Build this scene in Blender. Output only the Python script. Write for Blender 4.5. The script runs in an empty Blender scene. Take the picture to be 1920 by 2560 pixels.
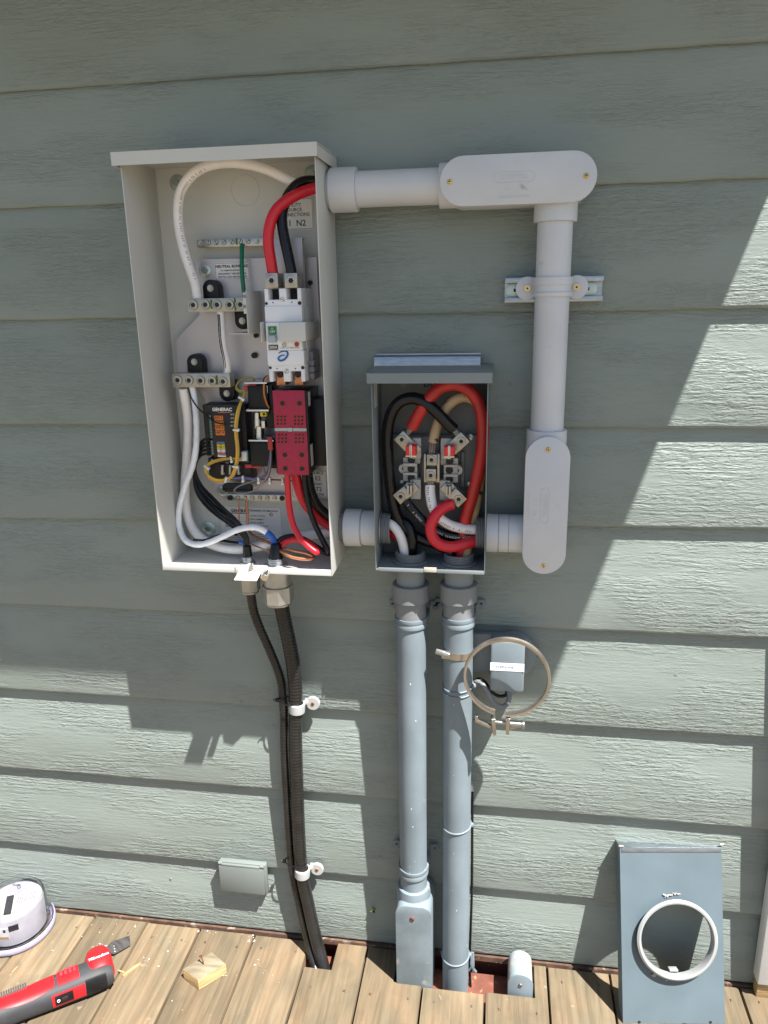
import bpy, bmesh, math, random
from mathutils import Vector, Matrix
random.seed(7)
SC = bpy.context.scene
COL = SC.collection
# ------------------------------------------------------------------ camera
F_PX, CAM_D, CAM_Z = 1880.0, 1.46, 1.525
RM = ((0.98849173, 0.01897334, 0.15008038), (0.02293287, 0.96184202, -0.27264266), (-0.14952655, 0.27294679, 0.95033776))
cv = lambda v: Vector((v[0], v[2], -v[1]))
cam_d = bpy.data.cameras.new('camera'); cam = bpy.data.objects.new('camera', cam_d); COL.objects.link(cam)
rx, up, bk = cv(RM[0]), -cv(RM[1]), -cv(RM[2])
cam.matrix_world = Matrix(((rx.x, up.x, bk.x, 0), (rx.y, up.y, bk.y, -CAM_D), (rx.z, up.z, bk.z, CAM_Z), (0, 0, 0, 1)))
cam_d.sensor_fit = 'VERTICAL'; cam_d.sensor_height = 36.0; cam_d.lens = F_PX / 2560 * 36
cam_d.clip_start = 0.02; cam_d.clip_end = 500
SC.camera = cam
# ------------------------------------------------------------------ light
SUNV = Vector((-1.32, 1.0, -3.14)).normalized()
W = bpy.data.worlds.new('World'); SC.world = W; W.use_nodes = True
nt = W.node_tree; bg = nt.nodes['Background']
sky = nt.nodes.new('ShaderNodeTexSky'); sky.sky_type = 'NISHITA'; sky.sun_disc = False
sky.sun_elevation = math.asin(-SUNV.z); sky.sun_rotation = math.atan2(-SUNV.x, -SUNV.y)
nt.links.new(sky.outputs[0], bg.inputs[0]); bg.inputs[1].default_value = 0.05
sd = bpy.data.lights.new('sun', 'SUN'); sd.energy = 4.9; sd.angle = math.radians(0.53); sd.color = (1.0, 0.965, 0.925)
so = bpy.data.objects.new('sun', sd); COL.objects.link(so); so.location = (4, -4, 8)
so.rotation_euler = SUNV.to_track_quat('-Z', 'Y').to_euler()
vs = SC.view_settings; vs.view_transform = 'Standard'; vs.look = 'None'; vs.gamma = 1; vs.use_curve_mapping = False
vs.exposure = 1.56
SC.cycles.max_bounces = 8; SC.cycles.diffuse_bounces = 5

# ------------------------------------------------------------------ pixels of the crops -> points at a real depth y
CR = {'A': (260, 320, 2.592), 'B': (380, 820, 3.1904), 'C': (900, 860, 3.0164), 'D': (780, 340, 2.1829), 'E': (900, 1400, 2.9625),
      'F': (480, 1400, 3.4563), 'G': (0, 2100, 2.37), 'H': (640, 2040, 2.1829), 'I': (1400, 2040, 3.1904), 'K': (960, 1560, 1.7281),
      'L': (590, 670, 6.9125), 'M': (500, 930, 4.6083), 'N': (480, 1180, 4.3658), 'O': (960, 1060, 6.9125), 'P': (0, 2340, 4.8794),
      'Q': (0, 2190, 11.06), 'X': (0, 0, 1.0), 'J': (0, 1560, 1.7281)}
def ray(c, x, y):
    ox, oy, s = CR[c]; a = ((ox + x / s - 960) / F_PX, (oy + y / s - 1280) / F_PX, 1.0)
    d = [sum(RM[i][j] * a[i] for i in range(3)) for j in range(3)]
    return d[0] / d[2], d[1] / d[2]
def P(c, x, y, d):
    a, b = ray(c, x, y); t = CAM_D + d
    return Vector((a * t, d, CAM_Z - b * t))
def PZ(c, x, y, z):
    a, b = ray(c, x, y); t = (CAM_Z - z) / b
    return Vector((a * t, t - CAM_D, z))
def RC(c, x0, y0, x1, y1, d):
    xm, ym = (x0 + x1) / 2, (y0 + y1) / 2
    return P(c, x0, ym, d).x, P(c, x1, ym, d).x, P(c, xm, y1, d).z, P(c, xm, y0, d).z

# ------------------------------------------------------------------ materials
def lin(r, g, b):
    f = lambda v: (v / 255 / 12.92) if v <= 10 else ((v / 255 + .055) / 1.055) ** 2.4
    return (f(r), f(g), f(b))
def mat(name, col, rough=.5, metal=0.0, var=.12, vs=18, bump=0.0, bs=300, spots=None, coat=0.0, stretch=(1, 1, 1), spot_s=60, spot_t=.66, spec=.5):
    m = bpy.data.materials.new(name); m.use_nodes = True; n = m.node_tree; p = n.nodes['Principled BSDF']; L = n.links.new
    p.inputs['Roughness'].default_value = rough; p.inputs['Metallic'].default_value = metal; p.inputs['Coat Weight'].default_value = coat
    p.inputs['Specular IOR Level'].default_value = spec
    tc = n.nodes.new('ShaderNodeTexCoord'); mp = n.nodes.new('ShaderNodeMapping'); mp.inputs['Scale'].default_value = stretch
    L(tc.outputs['Object'], mp.inputs[0])
    no = n.nodes.new('ShaderNodeTexNoise'); no.inputs['Scale'].default_value = vs; no.inputs['Detail'].default_value = 6; L(mp.outputs[0], no.inputs[0])
    rp = n.nodes.new('ShaderNodeValToRGB'); e = rp.color_ramp.elements
    e[0].position = .3; e[1].position = .7
    e[0].color = tuple(c * (1 - var) for c in col) + (1,); e[1].color = tuple(min(1, c * (1 + var)) for c in col) + (1,)
    L(no.outputs[0], rp.inputs[0]); out = rp.outputs[0]
    if spots:
        n2 = n.nodes.new('ShaderNodeTexNoise'); n2.inputs['Scale'].default_value = spot_s; n2.inputs['Detail'].default_value = 8; L(mp.outputs[0], n2.inputs[0])
        r2 = n.nodes.new('ShaderNodeValToRGB'); r2.color_ramp.elements[0].position = spot_t; r2.color_ramp.elements[1].position = spot_t + .06; L(n2.outputs[0], r2.inputs[0])
        mx = n.nodes.new('ShaderNodeMix'); mx.data_type = 'RGBA'; L(r2.outputs[0], mx.inputs[0]); L(out, mx.inputs[6]); mx.inputs[7].default_value = tuple(spots) + (1,); out = mx.outputs[2]
    L(out, p.inputs['Base Color'])
    rr = n.nodes.new('ShaderNodeMapRange'); rr.inputs[3].default_value = max(.02, rough - .08); rr.inputs[4].default_value = min(1, rough + .12); L(no.outputs[0], rr.inputs[0]); L(rr.outputs[0], p.inputs['Roughness'])
    if bump:
        nb = n.nodes.new('ShaderNodeTexNoise'); nb.inputs['Scale'].default_value = bs; nb.inputs['Detail'].default_value = 4; L(mp.outputs[0], nb.inputs[0])
        b = n.nodes.new('ShaderNodeBump'); b.inputs['Strength'].default_value = bump; b.inputs['Distance'].default_value = .002; L(nb.outputs[0], b.inputs['Height']); L(b.outputs[0], p.inputs['Normal'])
    return m

def siding_mat():
    m = bpy.data.materials.new('painted_cedar'); m.use_nodes = True; n = m.node_tree; p = n.nodes['Principled BSDF']; L = n.links.new
    N = n.nodes.new
    tc = N('ShaderNodeTexCoord'); ge = N('ShaderNodeNewGeometry')
    off = N('ShaderNodeVectorMath'); off.operation = 'MULTIPLY_ADD'; L(ge.outputs['Random Per Island'], off.inputs[0]); off.inputs[1].default_value = (37, 11, 23); L(tc.outputs['Object'], off.inputs[2])
    def noise(sc, scale, det, dist=0.0, src=off.outputs[0]):
        mp = N('ShaderNodeMapping'); mp.inputs['Scale'].default_value = sc; L(src, mp.inputs[0])
        t = N('ShaderNodeTexNoise'); t.inputs['Scale'].default_value = scale; t.inputs['Detail'].default_value = det; t.inputs['Distortion'].default_value = dist; L(mp.outputs[0], t.inputs[0]); return t.outputs[0]
    def math_(op, a, b=None, c=None):
        t = N('ShaderNodeMath'); t.operation = op
        for i, v in enumerate((a, b, c)):
            if v is None: continue
            if isinstance(v, (int, float)): t.inputs[i].default_value = v
            else: L(v, t.inputs[i])
        return t.outputs[0]
    def rng(a, lo, hi, o0=0, o1=1):
        t = N('ShaderNodeMapRange'); t.inputs[1].default_value = lo; t.inputs[2].default_value = hi; t.inputs[3].default_value = o0; t.inputs[4].default_value = o1; L(a, t.inputs[0]); return t.outputs[0]
    # cathedral grain: rings of a distorted wave stretched along the board
    wmp = N('ShaderNodeMapping'); wmp.inputs['Scale'].default_value = (1.6, 1.0, 11.0); L(off.outputs[0], wmp.inputs[0])
    wv = N('ShaderNodeTexWave'); wv.wave_type = 'BANDS'; wv.bands_direction = 'Z'; wv.inputs['Scale'].default_value = 2.6; wv.inputs['Distortion'].default_value = 11; wv.inputs['Detail'].default_value = 4; wv.inputs['Detail Scale'].default_value = 1.3; wv.inputs['Detail Roughness'].default_value = .62
    L(wmp.outputs[0], wv.inputs[0])
    g1 = rng(noise((5.5, 8, 27), 5.5, 4, 1.4), .38, .62)
    g2 = noise((14, 20, 70), 6, 3, 1.0)
    crk = rng(noise((5.0, 8, 30), 6, 4, 2.4), .575, .60, 0, 1)
    patch = rng(noise((1.6, 1, 5), 2.6, 3), .42, .60, .10, 1)
    h = math_('MULTIPLY_ADD', wv.outputs[1], .40, math_('MULTIPLY', g1, .62))
    h = math_('MULTIPLY_ADD', g2, .45, h)
    h = math_('MULTIPLY_ADD', crk, -.40, h)
    h = math_('MULTIPLY', h, patch)
    lo = noise((1, 1, 2), 9, 3)
    h = math_('MULTIPLY_ADD', lo, .5, h)
    b = N('ShaderNodeBump'); b.inputs['Strength'].default_value = .56; b.inputs['Distance'].default_value = .0034; L(h, b.inputs['Height']); L(b.outputs[0], p.inputs['Normal'])
    c = N('ShaderNodeValToRGB'); e = c.color_ramp.elements; e[0].position = .25; e[1].position = .75
    e[0].color = (.211, .246, .222, 1); e[1].color = (.256, .295, .270, 1)
    tone = math_('ADD', math_('MULTIPLY', noise((1, 1, 2.2), 3.2, 7), .75), math_('MULTIPLY', ge.outputs['Random Per Island'], .25)); L(tone, c.inputs[0])
    # fine scuffs, chips and dust specks
    sp = rng(noise((1, 1, 1.6), 46, 8), .735, .76, 0, .7)
    mx = N('ShaderNodeMix'); mx.data_type = 'RGBA'; L(sp, mx.inputs[0]); L(c.outputs[0], mx.inputs[6]); mx.inputs[7].default_value = (.21, .22, .19, 1)
    L(mx.outputs[2], p.inputs['Base Color']); p.inputs['Roughness'].default_value = .5; p.inputs['Specular IOR Level'].default_value = .4
    return m

def deck_mat():
    m = bpy.data.materials.new('weathered_decking'); m.use_nodes = True; n = m.node_tree; p = n.nodes['Principled BSDF']; L = n.links.new; N = n.nodes.new
    tc = N('ShaderNodeTexCoord'); ge = N('ShaderNodeNewGeometry')
    off = N('ShaderNodeVectorMath'); off.operation = 'MULTIPLY_ADD'; L(ge.outputs['Random Per Island'], off.inputs[0]); off.inputs[1].default_value = (41, 17, 13); L(tc.outputs['Object'], off.inputs[2])
    def noise(sc, scale, det, dist=0.0):
        mp = N('ShaderNodeMapping'); mp.inputs['Scale'].default_value = sc; L(off.outputs[0], mp.inputs[0])
        t = N('ShaderNodeTexNoise'); t.inputs['Scale'].default_value = scale; t.inputs['Detail'].default_value = det; t.inputs['Distortion'].default_value = dist; L(mp.outputs[0], t.inputs[0]); return t.outputs[0]
    g = noise((22, 1.3, 22), 3.2, 7, .9); f = noise((60, 3, 60), 4, 4, .3); st = noise((6, 3, 6), 2.4, 5, .4)
    c = N('ShaderNodeValToRGB'); e = c.color_ramp.elements; e[0].position = .36; e[1].position = .64
    e[0].color = (.090, .064, .038, 1); e[1].color = (.212, .165, .106, 1); x = e.new(.5); x.color = (.160, .121, .075, 1); L(g, c.inputs[0])
    c2 = N('ShaderNodeValToRGB'); e = c2.color_ramp.elements; e[0].position = .35; e[1].position = .66; e[0].color = (.132, .114, .075, 1); e[1].color = (.225, .155, .092, 1); L(st, c2.inputs[0])
    mx = N('ShaderNodeMix'); mx.data_type = 'RGBA'; mx.inputs[0].default_value = .5; L(c.outputs[0], mx.inputs[6]); L(c2.outputs[0], mx.inputs[7])
    hv = N('ShaderNodeHueSaturation'); L(mx.outputs[2], hv.inputs['Color'])
    r = N('ShaderNodeMapRange'); r.inputs[3].default_value = .82; r.inputs[4].default_value = 1.2; L(ge.outputs['Random Per Island'], r.inputs[0]); L(r.outputs[0], hv.inputs['Value'])
    # long thin drying cracks
    ck = noise((30, .55, 30), 2.6, 2, .5); k = N('ShaderNodeMapRange'); k.inputs[1].default_value = .497; k.inputs[2].default_value = .503; L(ck, k.inputs[0])
    pk = N('ShaderNodeMath'); pk.operation = 'PINGPONG'; pk.inputs[1].default_value = .5; L(k.outputs[0], pk.inputs[0])
    pm = noise((9, 2, 9), 1.5, 2); pmr = N('ShaderNodeMapRange'); pmr.inputs[1].default_value = .55; pmr.inputs[2].default_value = .62; L(pm, pmr.inputs[0])
    pk2 = N('ShaderNodeMath'); pk2.operation = 'MULTIPLY'; L(pk.outputs[0], pk2.inputs[0]); L(pmr.outputs[0], pk2.inputs[1])
    mk = N('ShaderNodeMix'); mk.data_type = 'RGBA'; L(pk2.outputs[0], mk.inputs[0]); L(hv.outputs[0], mk.inputs[6]); mk.inputs[7].default_value = (.03, .02, .012, 1)
    # pale paint dust
    du = noise((1, 1, 1), 55, 9); dr = N('ShaderNodeMapRange'); dr.inputs[1].default_value = .69; dr.inputs[2].default_value = .74; dr.inputs[4].default_value = .38; L(du, dr.inputs[0])
    md = N('ShaderNodeMix'); md.data_type = 'RGBA'; L(dr.outputs[0], md.inputs[0]); sg = noise((7, 4, 7), 2.2, 8, .6); sr = N('ShaderNodeMapRange'); sr.inputs[1].default_value = .50; sr.inputs[2].default_value = .70; sr.inputs[4].default_value = .62; L(sg, sr.inputs[0])
    mg = N('ShaderNodeMix'); mg.data_type = 'RGBA'; L(sr.outputs[0], mg.inputs[0]); L(mk.outputs[2], mg.inputs[6]); mg.inputs[7].default_value = (.105, .088, .058, 1)
    L(mg.outputs[2], md.inputs[6]); md.inputs[7].default_value = (.36, .31, .24, 1)
    L(md.outputs[2], p.inputs['Base Color']); p.inputs['Roughness'].default_value = .78; p.inputs['Specular IOR Level'].default_value = .25
    a = N('ShaderNodeMath'); a.operation = 'MULTIPLY_ADD'; L(f, a.inputs[0]); a.inputs[1].default_value = .6; L(g, a.inputs[2])
    b = N('ShaderNodeBump'); b.inputs['Strength'].default_value = .5; b.inputs['Distance'].default_value = .002; L(a.outputs[0], b.inputs['Height']); L(b.outputs[0], p.inputs['Normal'])
    return m

def wood_mat(name, c0, c1, sc=(1, 1, 1), s=30):
    return mat(name, tuple((a + b) / 2 for a, b in zip(c0, c1)), .75, 0, .35, s, .4, 90, stretch=sc, spec=.25)

M = {}
M['siding'] = siding_mat(); M['deck'] = deck_mat()
M['roof'] = mat('painted_soffit', (.6, .6, .57), .6)
M['rust'] = mat('red_primer', (.15, .05, .03), .8, 0, .3, 30, .4, 80, spots=(.30, .19, .12), spot_t=.62)
M['grass'] = mat('gravel_yard', (.15, .14, .115), .95, 0, .3, 6)
M['beige'] = mat('beige_enamel', (.56, .56, .52), .42, 0, .05, 5, .04, 500, spots=(.42, .41, .37), spot_s=40, spot_t=.765)
M['plate'] = mat('zinc_sheet', (.50, .465, .47), .32, .45, .08, 9, .03, 200)  # slight pink in the base colour is a painted reflection of something red
M['zinc'] = mat('zinc_plated', (.42, .41, .375), .3, .95, .12, 60, .08, 300)
M['alu'] = mat('tin_plated_aluminium', (.44, .41, .355), .36, .75, .1, 60, .08, 300)
M['galv'] = mat('galvanised_steel', (.36, .39, .42), .30, .9, .18, 45, .05, 200, stretch=(1, 1, 6))
M['steel'] = mat('bright_steel', (.66, .65, .62), .25, 1, .1, 50)
M['dark'] = mat('dark_recess', (.012, .011, .011), .6)
M['blackp'] = mat('black_plastic', (.009, .009, .010), .38, 0, .3, 30, spec=.3)
M['brownp'] = mat('charcoal_plastic', (.022, .016, .016), .5, 0, .2, 30, spec=.35)
M['red'] = mat('red_fibre_board', (.37, .015, .05), .55, 0, .14, 120, .12, 400)
M['redwire'] = mat('red_insulation', (.62, .012, .026), .32, 0, .05, 30, .03, 200)
M['redold'] = mat('aged_red_insulation', (.47, .02, .016), .42, 0, .25, 30, .05, 200, spots=(.2, .02, .015))
M['blackwire'] = mat('black_insulation', (.006, .006, .007), .24, 0, .3, 30, .03, 200, spec=.4)
M['whitewire'] = mat('white_insulation', (.82, .79, .76), .4, 0, .06, 30, .04, 200)
M['whitetape'] = mat('white_vinyl_tape', (.80, .82, .85), .35, 0, .08, 50, .3, 60)
M['beigewire'] = mat('stained_cream_insulation', (.42, .30, .16), .5, 0, .25, 25, .1, 80, spots=(.04, .025, .012), spot_t=.63)
M['green'] = mat('green_insulation', (.0, .16, .075), .35)
M['greenmark'] = mat('green_marker', (.07, .14, .02), .6)
M['greenpcb'] = mat('green_terminal', (.03, .17, .085), .45)
M['yellow'] = mat('yellow_insulation', (.62, .40, .03), .4); M['orange'] = mat('orange_insulation', (.66, .20, .03), .4)
M['olive'] = mat('olive_insulation', (.36, .31, .06), .4)
M['purple'] = mat('purple_insulation', (.14, .09, .22), .4); M['greyw'] = mat('grey_insulation', (.22, .22, .24), .4); M['brown'] = mat('brown_insulation', (.17, .06, .035), .4)
M['redconn'] = mat('red_connector', (.45, .035, .03), .45)
M['bluetape'] = mat('blue_tape', (.015, .10, .42), .4)
M['copper'] = mat('bare_copper', (.55, .235, .12), .36, .9, .2, 80)
M['label'] = mat('white_label', (.78, .76, .72), .5, 0, .03, 10); M['labelg'] = mat('silver_label', (.66, .65, .63), .4, .1, .05, 20)
M['ink'] = mat('black_ink', (.02, .02, .022), .6); M['greyink'] = mat('grey_ink', (.22, .21, .21), .6); M['whiteink'] = mat('white_ink', (.78, .77, .75), .6)
M['orangelab'] = mat('orange_label', (.62, .17, .02), .6); M['yellowlab'] = mat('yellow_label', (.62, .50, .02), .6); M['bluelab'] = mat('blue_label', (.09, .17, .30), .6)
M['redlab'] = mat('red_label', (.45, .03, .04), .6); M['blueink'] = mat('blue_ink', (.01, .13, .42), .5); M['greenlab'] = mat('green_flag', (.03, .20, .03), .5)
M['breaker'] = mat('white_breaker_plastic', (.80, .805, .82), .45, 0, .03, 15); M['lever'] = mat('pale_blue_plastic', (.40, .46, .50), .4)
M['sticker'] = M['label']
M['whitep'] = mat('white_nylon', (.72, .72, .70), .4)
M['pvc'] = mat('light_grey_pvc', (.56, .575, .595), .36, 0, .06, 9, .03, 200, spots=(.33, .33, .34), spot_s=22, spot_t=.70)
M['pvcd'] = mat('dark_grey_pvc', (.185, .195, .20), .5, 0, .1, 14, .05, 200)
M['bluegrey'] = mat('blue_grey_paint', (.165, .205, .228), .5, 0, .17, 13, .06, 120, spots=(.34, .36, .36), spot_s=42, spot_t=.685, stretch=(1, 1, .55))
M['boxpaint'] = mat('grey_box_paint', (.205, .232, .235), .5, 0, .08, 14, .04, 200, spots=(.40, .40, .38), spot_s=34, spot_t=.72)
M['boxin'] = mat('dull_grey_box_inside', (.165, .168, .162), .55, 0, .14, 20)
M['mould'] = mat('grey_moulded_base', (.47, .45, .40), .6, 0, .1, 40, .1, 200)
M['clipred'] = mat('translucent_red_clip', (.70, .02, .02), .25, 0, .08, 60, .2, 150)
M['brass'] = mat('brass', (.75, .52, .18), .28, 1)
M['tan'] = mat('tarnished_zinc_ring', (.42, .375, .32), .3, .9, .15, 25, .05, 120)
M['clear'] = mat('translucent_nylon', (.38, .39, .385), .3, 0, .05, 30)
M['washer'] = mat('zinc_washer', (.48, .56, .53), .35, .7, .12, 40)
M['armour'] = mat('black_cable_jacket', (.016, .0155, .015), .25, 0, .3, 30, .1, 90, spots=(.08, .075, .07), spot_s=50, spot_t=.72, spec=.4)
M['nickel'] = mat('nickel_gland', (.42, .415, .39), .36, .8, .15, 30, .1, 120)
M['scrape'] = mat('bare_scraped_paint', (.46, .42, .35), .7, 0, .2, 40, .2, 90)
M['coverpaint'] = mat('meter_cover_paint', (.105, .142, .162), .42, 0, .07, 12, .04, 120, spots=(.36, .38, .38), spot_s=30, spot_t=.735)
M['toolred'] = mat('tool_red_plastic', (.42, .010, .015), .42, 0, .08, 30); M['toolgrey'] = mat('tool_rubber', (.036, .037, .040), .62, 0, .12, 50, .1, 200)
M['blade'] = mat('dark_blade_steel', (.10, .092, .085), .38, .8, .2, 30, .05, 100, stretch=(1, 8, 1))
M['whitepaint'] = mat('white_trim_paint', (.74, .73, .70), .5, 0, .04, 10, .08, 60)
M['freshwood'] = wood_mat('fresh_cut_pine', (.40, .26, .12), (.52, .36, .17), (1, 1, 8), 20)
M['greywood'] = wood_mat('weathered_pine', (.17, .142, .095), (.25, .208, .14), (2, 10, 1), 8)
M['dust'] = mat('pale_chips', (.46, .43, .38), .8); M['flash'] = mat('brown_wood_edge', (.10, .055, .036), .85, 0, .4, 40, .4, 80, spots=(.24, .19, .14), spot_t=.6); M['nailhead'] = mat('rusty_nail_head', (.10, .06, .04), .7); M['outlet'] = mat('grey_green_cover', (.158, .180, .168), .5, 0, .04, 10, .05, 150); M['leaf'] = mat('weed_leaf', (.12, .17, .04), .6)
M['web'] = M['dust']; M['ringgrey'] = mat('dull_grey_ring', (.36, .375, .37), .42, .3, .1, 20, .05, 100, spots=(.2, .19, .17), spot_s=30, spot_t=.7); M['meterwhite'] = mat('meter_white_plastic', (.50, .485, .50), .45); M['peelcover'] = mat('scuffed_blue_grey_paint', (.165, .205, .225), .55, 0, .2, 16, .12, 90, spots=(.36, .34, .29), spot_s=20, spot_t=.60)
def glass(name, col, rough=.03):
    m = bpy.data.materials.new(name); m.use_nodes = True; p = m.node_tree.nodes['Principled BSDF']
    p.inputs['Base Color'].default_value = col + (1,); p.inputs['Transmission Weight'].default_value = 1; p.inputs['Roughness'].default_value = rough; p.inputs['IOR'].default_value = 1.32
    return m
M['glass'] = glass('clear_polycarbonate', (.96, .96, 1)); M['glassv'] = glass('violet_tinted_polycarbonate', (.86, .84, .97), .12)
M['rimv'] = mat('violet_clear_rim', (.50, .48, .62), .15, 0, .1, 30); M['rimv'].node_tree.nodes['Principled BSDF'].inputs['Transmission Weight'].default_value = .45

# ------------------------------------------------------------------ mesh builder
V = Vector
def cr(pts, n=7, closed=False):
    out = []; k = len(pts)
    for i in range(k if closed else k - 1):
        p0 = pts[(i - 1) % k] if closed or i > 0 else pts[0] * 2 - pts[1]
        p1, p2 = pts[i], pts[(i + 1) % k]
        p3 = pts[(i + 2) % k] if closed or i + 2 < k else pts[-1] * 2 - pts[-2]
        for j in range(n):
            t = j / n; t2 = t * t; t3 = t2 * t
            out.append(.5 * ((2 * p1) + (p2 - p0) * t + (2 * p0 - 5 * p1 + 4 * p2 - p3) * t2 + (3 * p1 - p0 - 3 * p2 + p3) * t3))
    if not closed: out.append(pts[-1].copy())
    return out
class B:
    def __init__(s): s.bm = bmesh.new(); s.mi = 0
    def m(s, i): s.mi = i; return s
    def _add(s, geom):
        for f in geom:
            if isinstance(f, bmesh.types.BMFace): f.material_index = s.mi
    def face(s, vs_):
        f = s.bm.faces.new(vs_); f.material_index = s.mi; return f
    def box(s, x0, x1, y0, y1, z0, z1, bev=0, X=None):
        t = bmesh.new(); bmesh.ops.create_cube(t, size=1)
        for v in t.verts: v.co = V(((x0 + x1) / 2 + v.co.x * (x1 - x0), (y0 + y1) / 2 + v.co.y * (y1 - y0), (z0 + z1) / 2 + v.co.z * (z1 - z0)))
        if bev: bmesh.ops.bevel(t, geom=t.edges[:], offset=bev, segments=2, affect='EDGES', profile=.5)
        return s.merge(t, X)
    def merge(s, t, X=None):
        mp = {}
        for v in t.verts: mp[v] = s.bm.verts.new(X @ v.co if X else v.co)
        for f in t.faces:
            try: s.face([mp[v] for v in f.verts])
            except ValueError: pass
        t.free(); return s
    def ring(s, c, ax, r, n, ph=0):
        ax = ax.normalized(); h = V((0, 0, 1)) if abs(ax.z) < .9 else V((1, 0, 0))
        a = ax.cross(h).normalized(); b = ax.cross(a)
        return [s.bm.verts.new(c + (a * math.cos(2 * math.pi * i / n + ph) + b * math.sin(2 * math.pi * i / n + ph)) * r) for i in range(n)]
    def skin(s, rings, caps=True, closed=False):
        n = len(rings[0]); k = len(rings)
        for i in range(k if closed else k - 1):
            a, b = rings[i], rings[(i + 1) % k]
            for j in range(n): s.face([a[j], a[(j + 1) % n], b[(j + 1) % n], b[j]])
        if caps and not closed: s.face(rings[0][::-1]); s.face(rings[-1])
        return s
    def cyl(s, p0, p1, r, n=28, r2=None, bev=0, ph=0):
        p0, p1 = V(p0), V(p1); ax = p1 - p0; l = ax.length; u = ax.normalized(); r2 = r if r2 is None else r2
        if bev: return s.skin([s.ring(p0, u, r - bev, n, ph), s.ring(p0 + u * bev, u, r, n, ph), s.ring(p1 - u * bev, u, r2, n, ph), s.ring(p1, u, r2 - bev, n, ph)])
        return s.skin([s.ring(p0, u, r, n, ph), s.ring(p1, u, r2, n, ph)])
    def lathe(s, prof, o, ax, n=36, caps=True, closed=False):
        o, ax = V(o), V(ax).normalized()
        return s.skin([s.ring(o + ax * h, ax, max(r, 1e-5), n) for r, h in prof], caps, closed)
    def tube(s, pts, r, n=12, closed=False, sx=1.0):
        fr = []; k = len(pts); prev = None
        for i in range(k):
            a = pts[(i - 1) % k] if closed or i else pts[0]; b = pts[(i + 1) % k] if closed or i < k - 1 else pts[-1]
            t = (b - a).normalized()
            if prev is None:
                h = V((0, 1, 0)) if abs(t.y) < .9 else V((1, 0, 0)); nrm = (h - t * h.dot(t)).normalized()
            else: nrm = (prev - t * prev.dot(t)).normalized()
            prev = nrm; bi = t.cross(nrm); rr = r[i] if isinstance(r, (list, tuple)) else r
            fr.append([s.bm.verts.new(pts[i] + (nrm * math.cos(2 * math.pi * j / n) * sx + bi * math.sin(2 * math.pi * j / n)) * rr) for j in range(n)])
        return s.skin(fr, True, closed)
    def prism(s, poly, y0, y1, X=None, bev=0):
        t = bmesh.new(); a = [t.verts.new((x, y0, z)) for x, z in poly]; b = [t.verts.new((x, y1, z)) for x, z in poly]; n = len(poly)
        f0 = t.faces.new(a); f1 = t.faces.new(b[::-1])
        for i in range(n): t.faces.new([a[i], b[i], b[(i + 1) % n], a[(i + 1) % n]])
        bmesh.ops.recalc_face_normals(t, faces=t.faces[:])
        if bev: bmesh.ops.bevel(t, geom=list(f0.edges), offset=bev, segments=2, affect='EDGES', profile=.5)
        return s.merge(t, X)
    def holed(s, x0, x1, z0, z1, y0, y1, c, r, n=64, X=None):
        t = bmesh.new()
        def sq(a):
            dx, dz = math.cos(a), math.sin(a); ts = []
            if dx > 1e-9: ts.append((x1 - c[0]) / dx)
            if dx < -1e-9: ts.append((x0 - c[0]) / dx)
            if dz > 1e-9: ts.append((z1 - c[1]) / dz)
            if dz < -1e-9: ts.append((z0 - c[1]) / dz)
            k = min(ts); return (c[0] + dx * k, c[1] + dz * k)
        an = sorted([2 * math.pi * i / n for i in range(n)] + [math.atan2(zz - c[1], xx - c[0]) % (2 * math.pi) for xx in (x0, x1) for zz in (z0, z1)])
        L4 = []
        for a in an:
            q = sq(a); i_ = (c[0] + r * math.cos(a), c[1] + r * math.sin(a))
            L4.append([t.verts.new((p[0], y, p[1])) for p, y in ((i_, y0), (q, y0), (q, y1), (i_, y1))])
        k = len(L4)
        for i in range(k):
            a, b = L4[i], L4[(i + 1) % k]
            for j in range(4): t.faces.new([a[j], b[j], b[(j + 1) % 4], a[(j + 1) % 4]])
        bmesh.ops.recalc_face_normals(t, faces=t.faces[:])
        return s.merge(t, X)
    def sphere(s, c, r, sc=(1, 1, 1), u=16, v=10):
        t = bmesh.new(); bmesh.ops.create_uvsphere(t, u_segments=u, v_segments=v, radius=r)
        return s.merge(t, Matrix.Translation(V(c)) @ Matrix.Diagonal((*sc, 1)))
    def torus(s, c, ax, R, r, n=40, k=8):
        ax = V(ax).normalized(); c = V(c); h = V((0, 0, 1)) if abs(ax.z) < .9 else V((1, 0, 0)); a = ax.cross(h).normalized(); b = ax.cross(a)
        return s.tube([c + (a * math.cos(2 * math.pi * i / n) + b * math.sin(2 * math.pi * i / n)) * R for i in range(n)], r, k, True)
    def text(s, body, x, z, y, size, X=None, align='CENTER', off=0.0, sx=1.0, depth=.0):
        cu = bpy.data.curves.new('t', 'FONT'); cu.body = body; cu.size = size; cu.align_x = align; cu.align_y = 'CENTER'; cu.offset = off * size; cu.resolution_u = 3; cu.extrude = depth
        o = bpy.data.objects.new('t', cu); COL.objects.link(o); dg = bpy.context.evaluated_depsgraph_get(); me = bpy.data.meshes.new_from_object(o.evaluated_get(dg))
        t = bmesh.new(); t.from_mesh(me); bpy.data.objects.remove(o); bpy.data.curves.remove(cu); bpy.data.meshes.remove(me)
        for v in t.verts: v.co = V((x + v.co.x * sx, y - v.co.z, z + v.co.y))
        return s.merge(t, X)
OFF = {}
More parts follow.
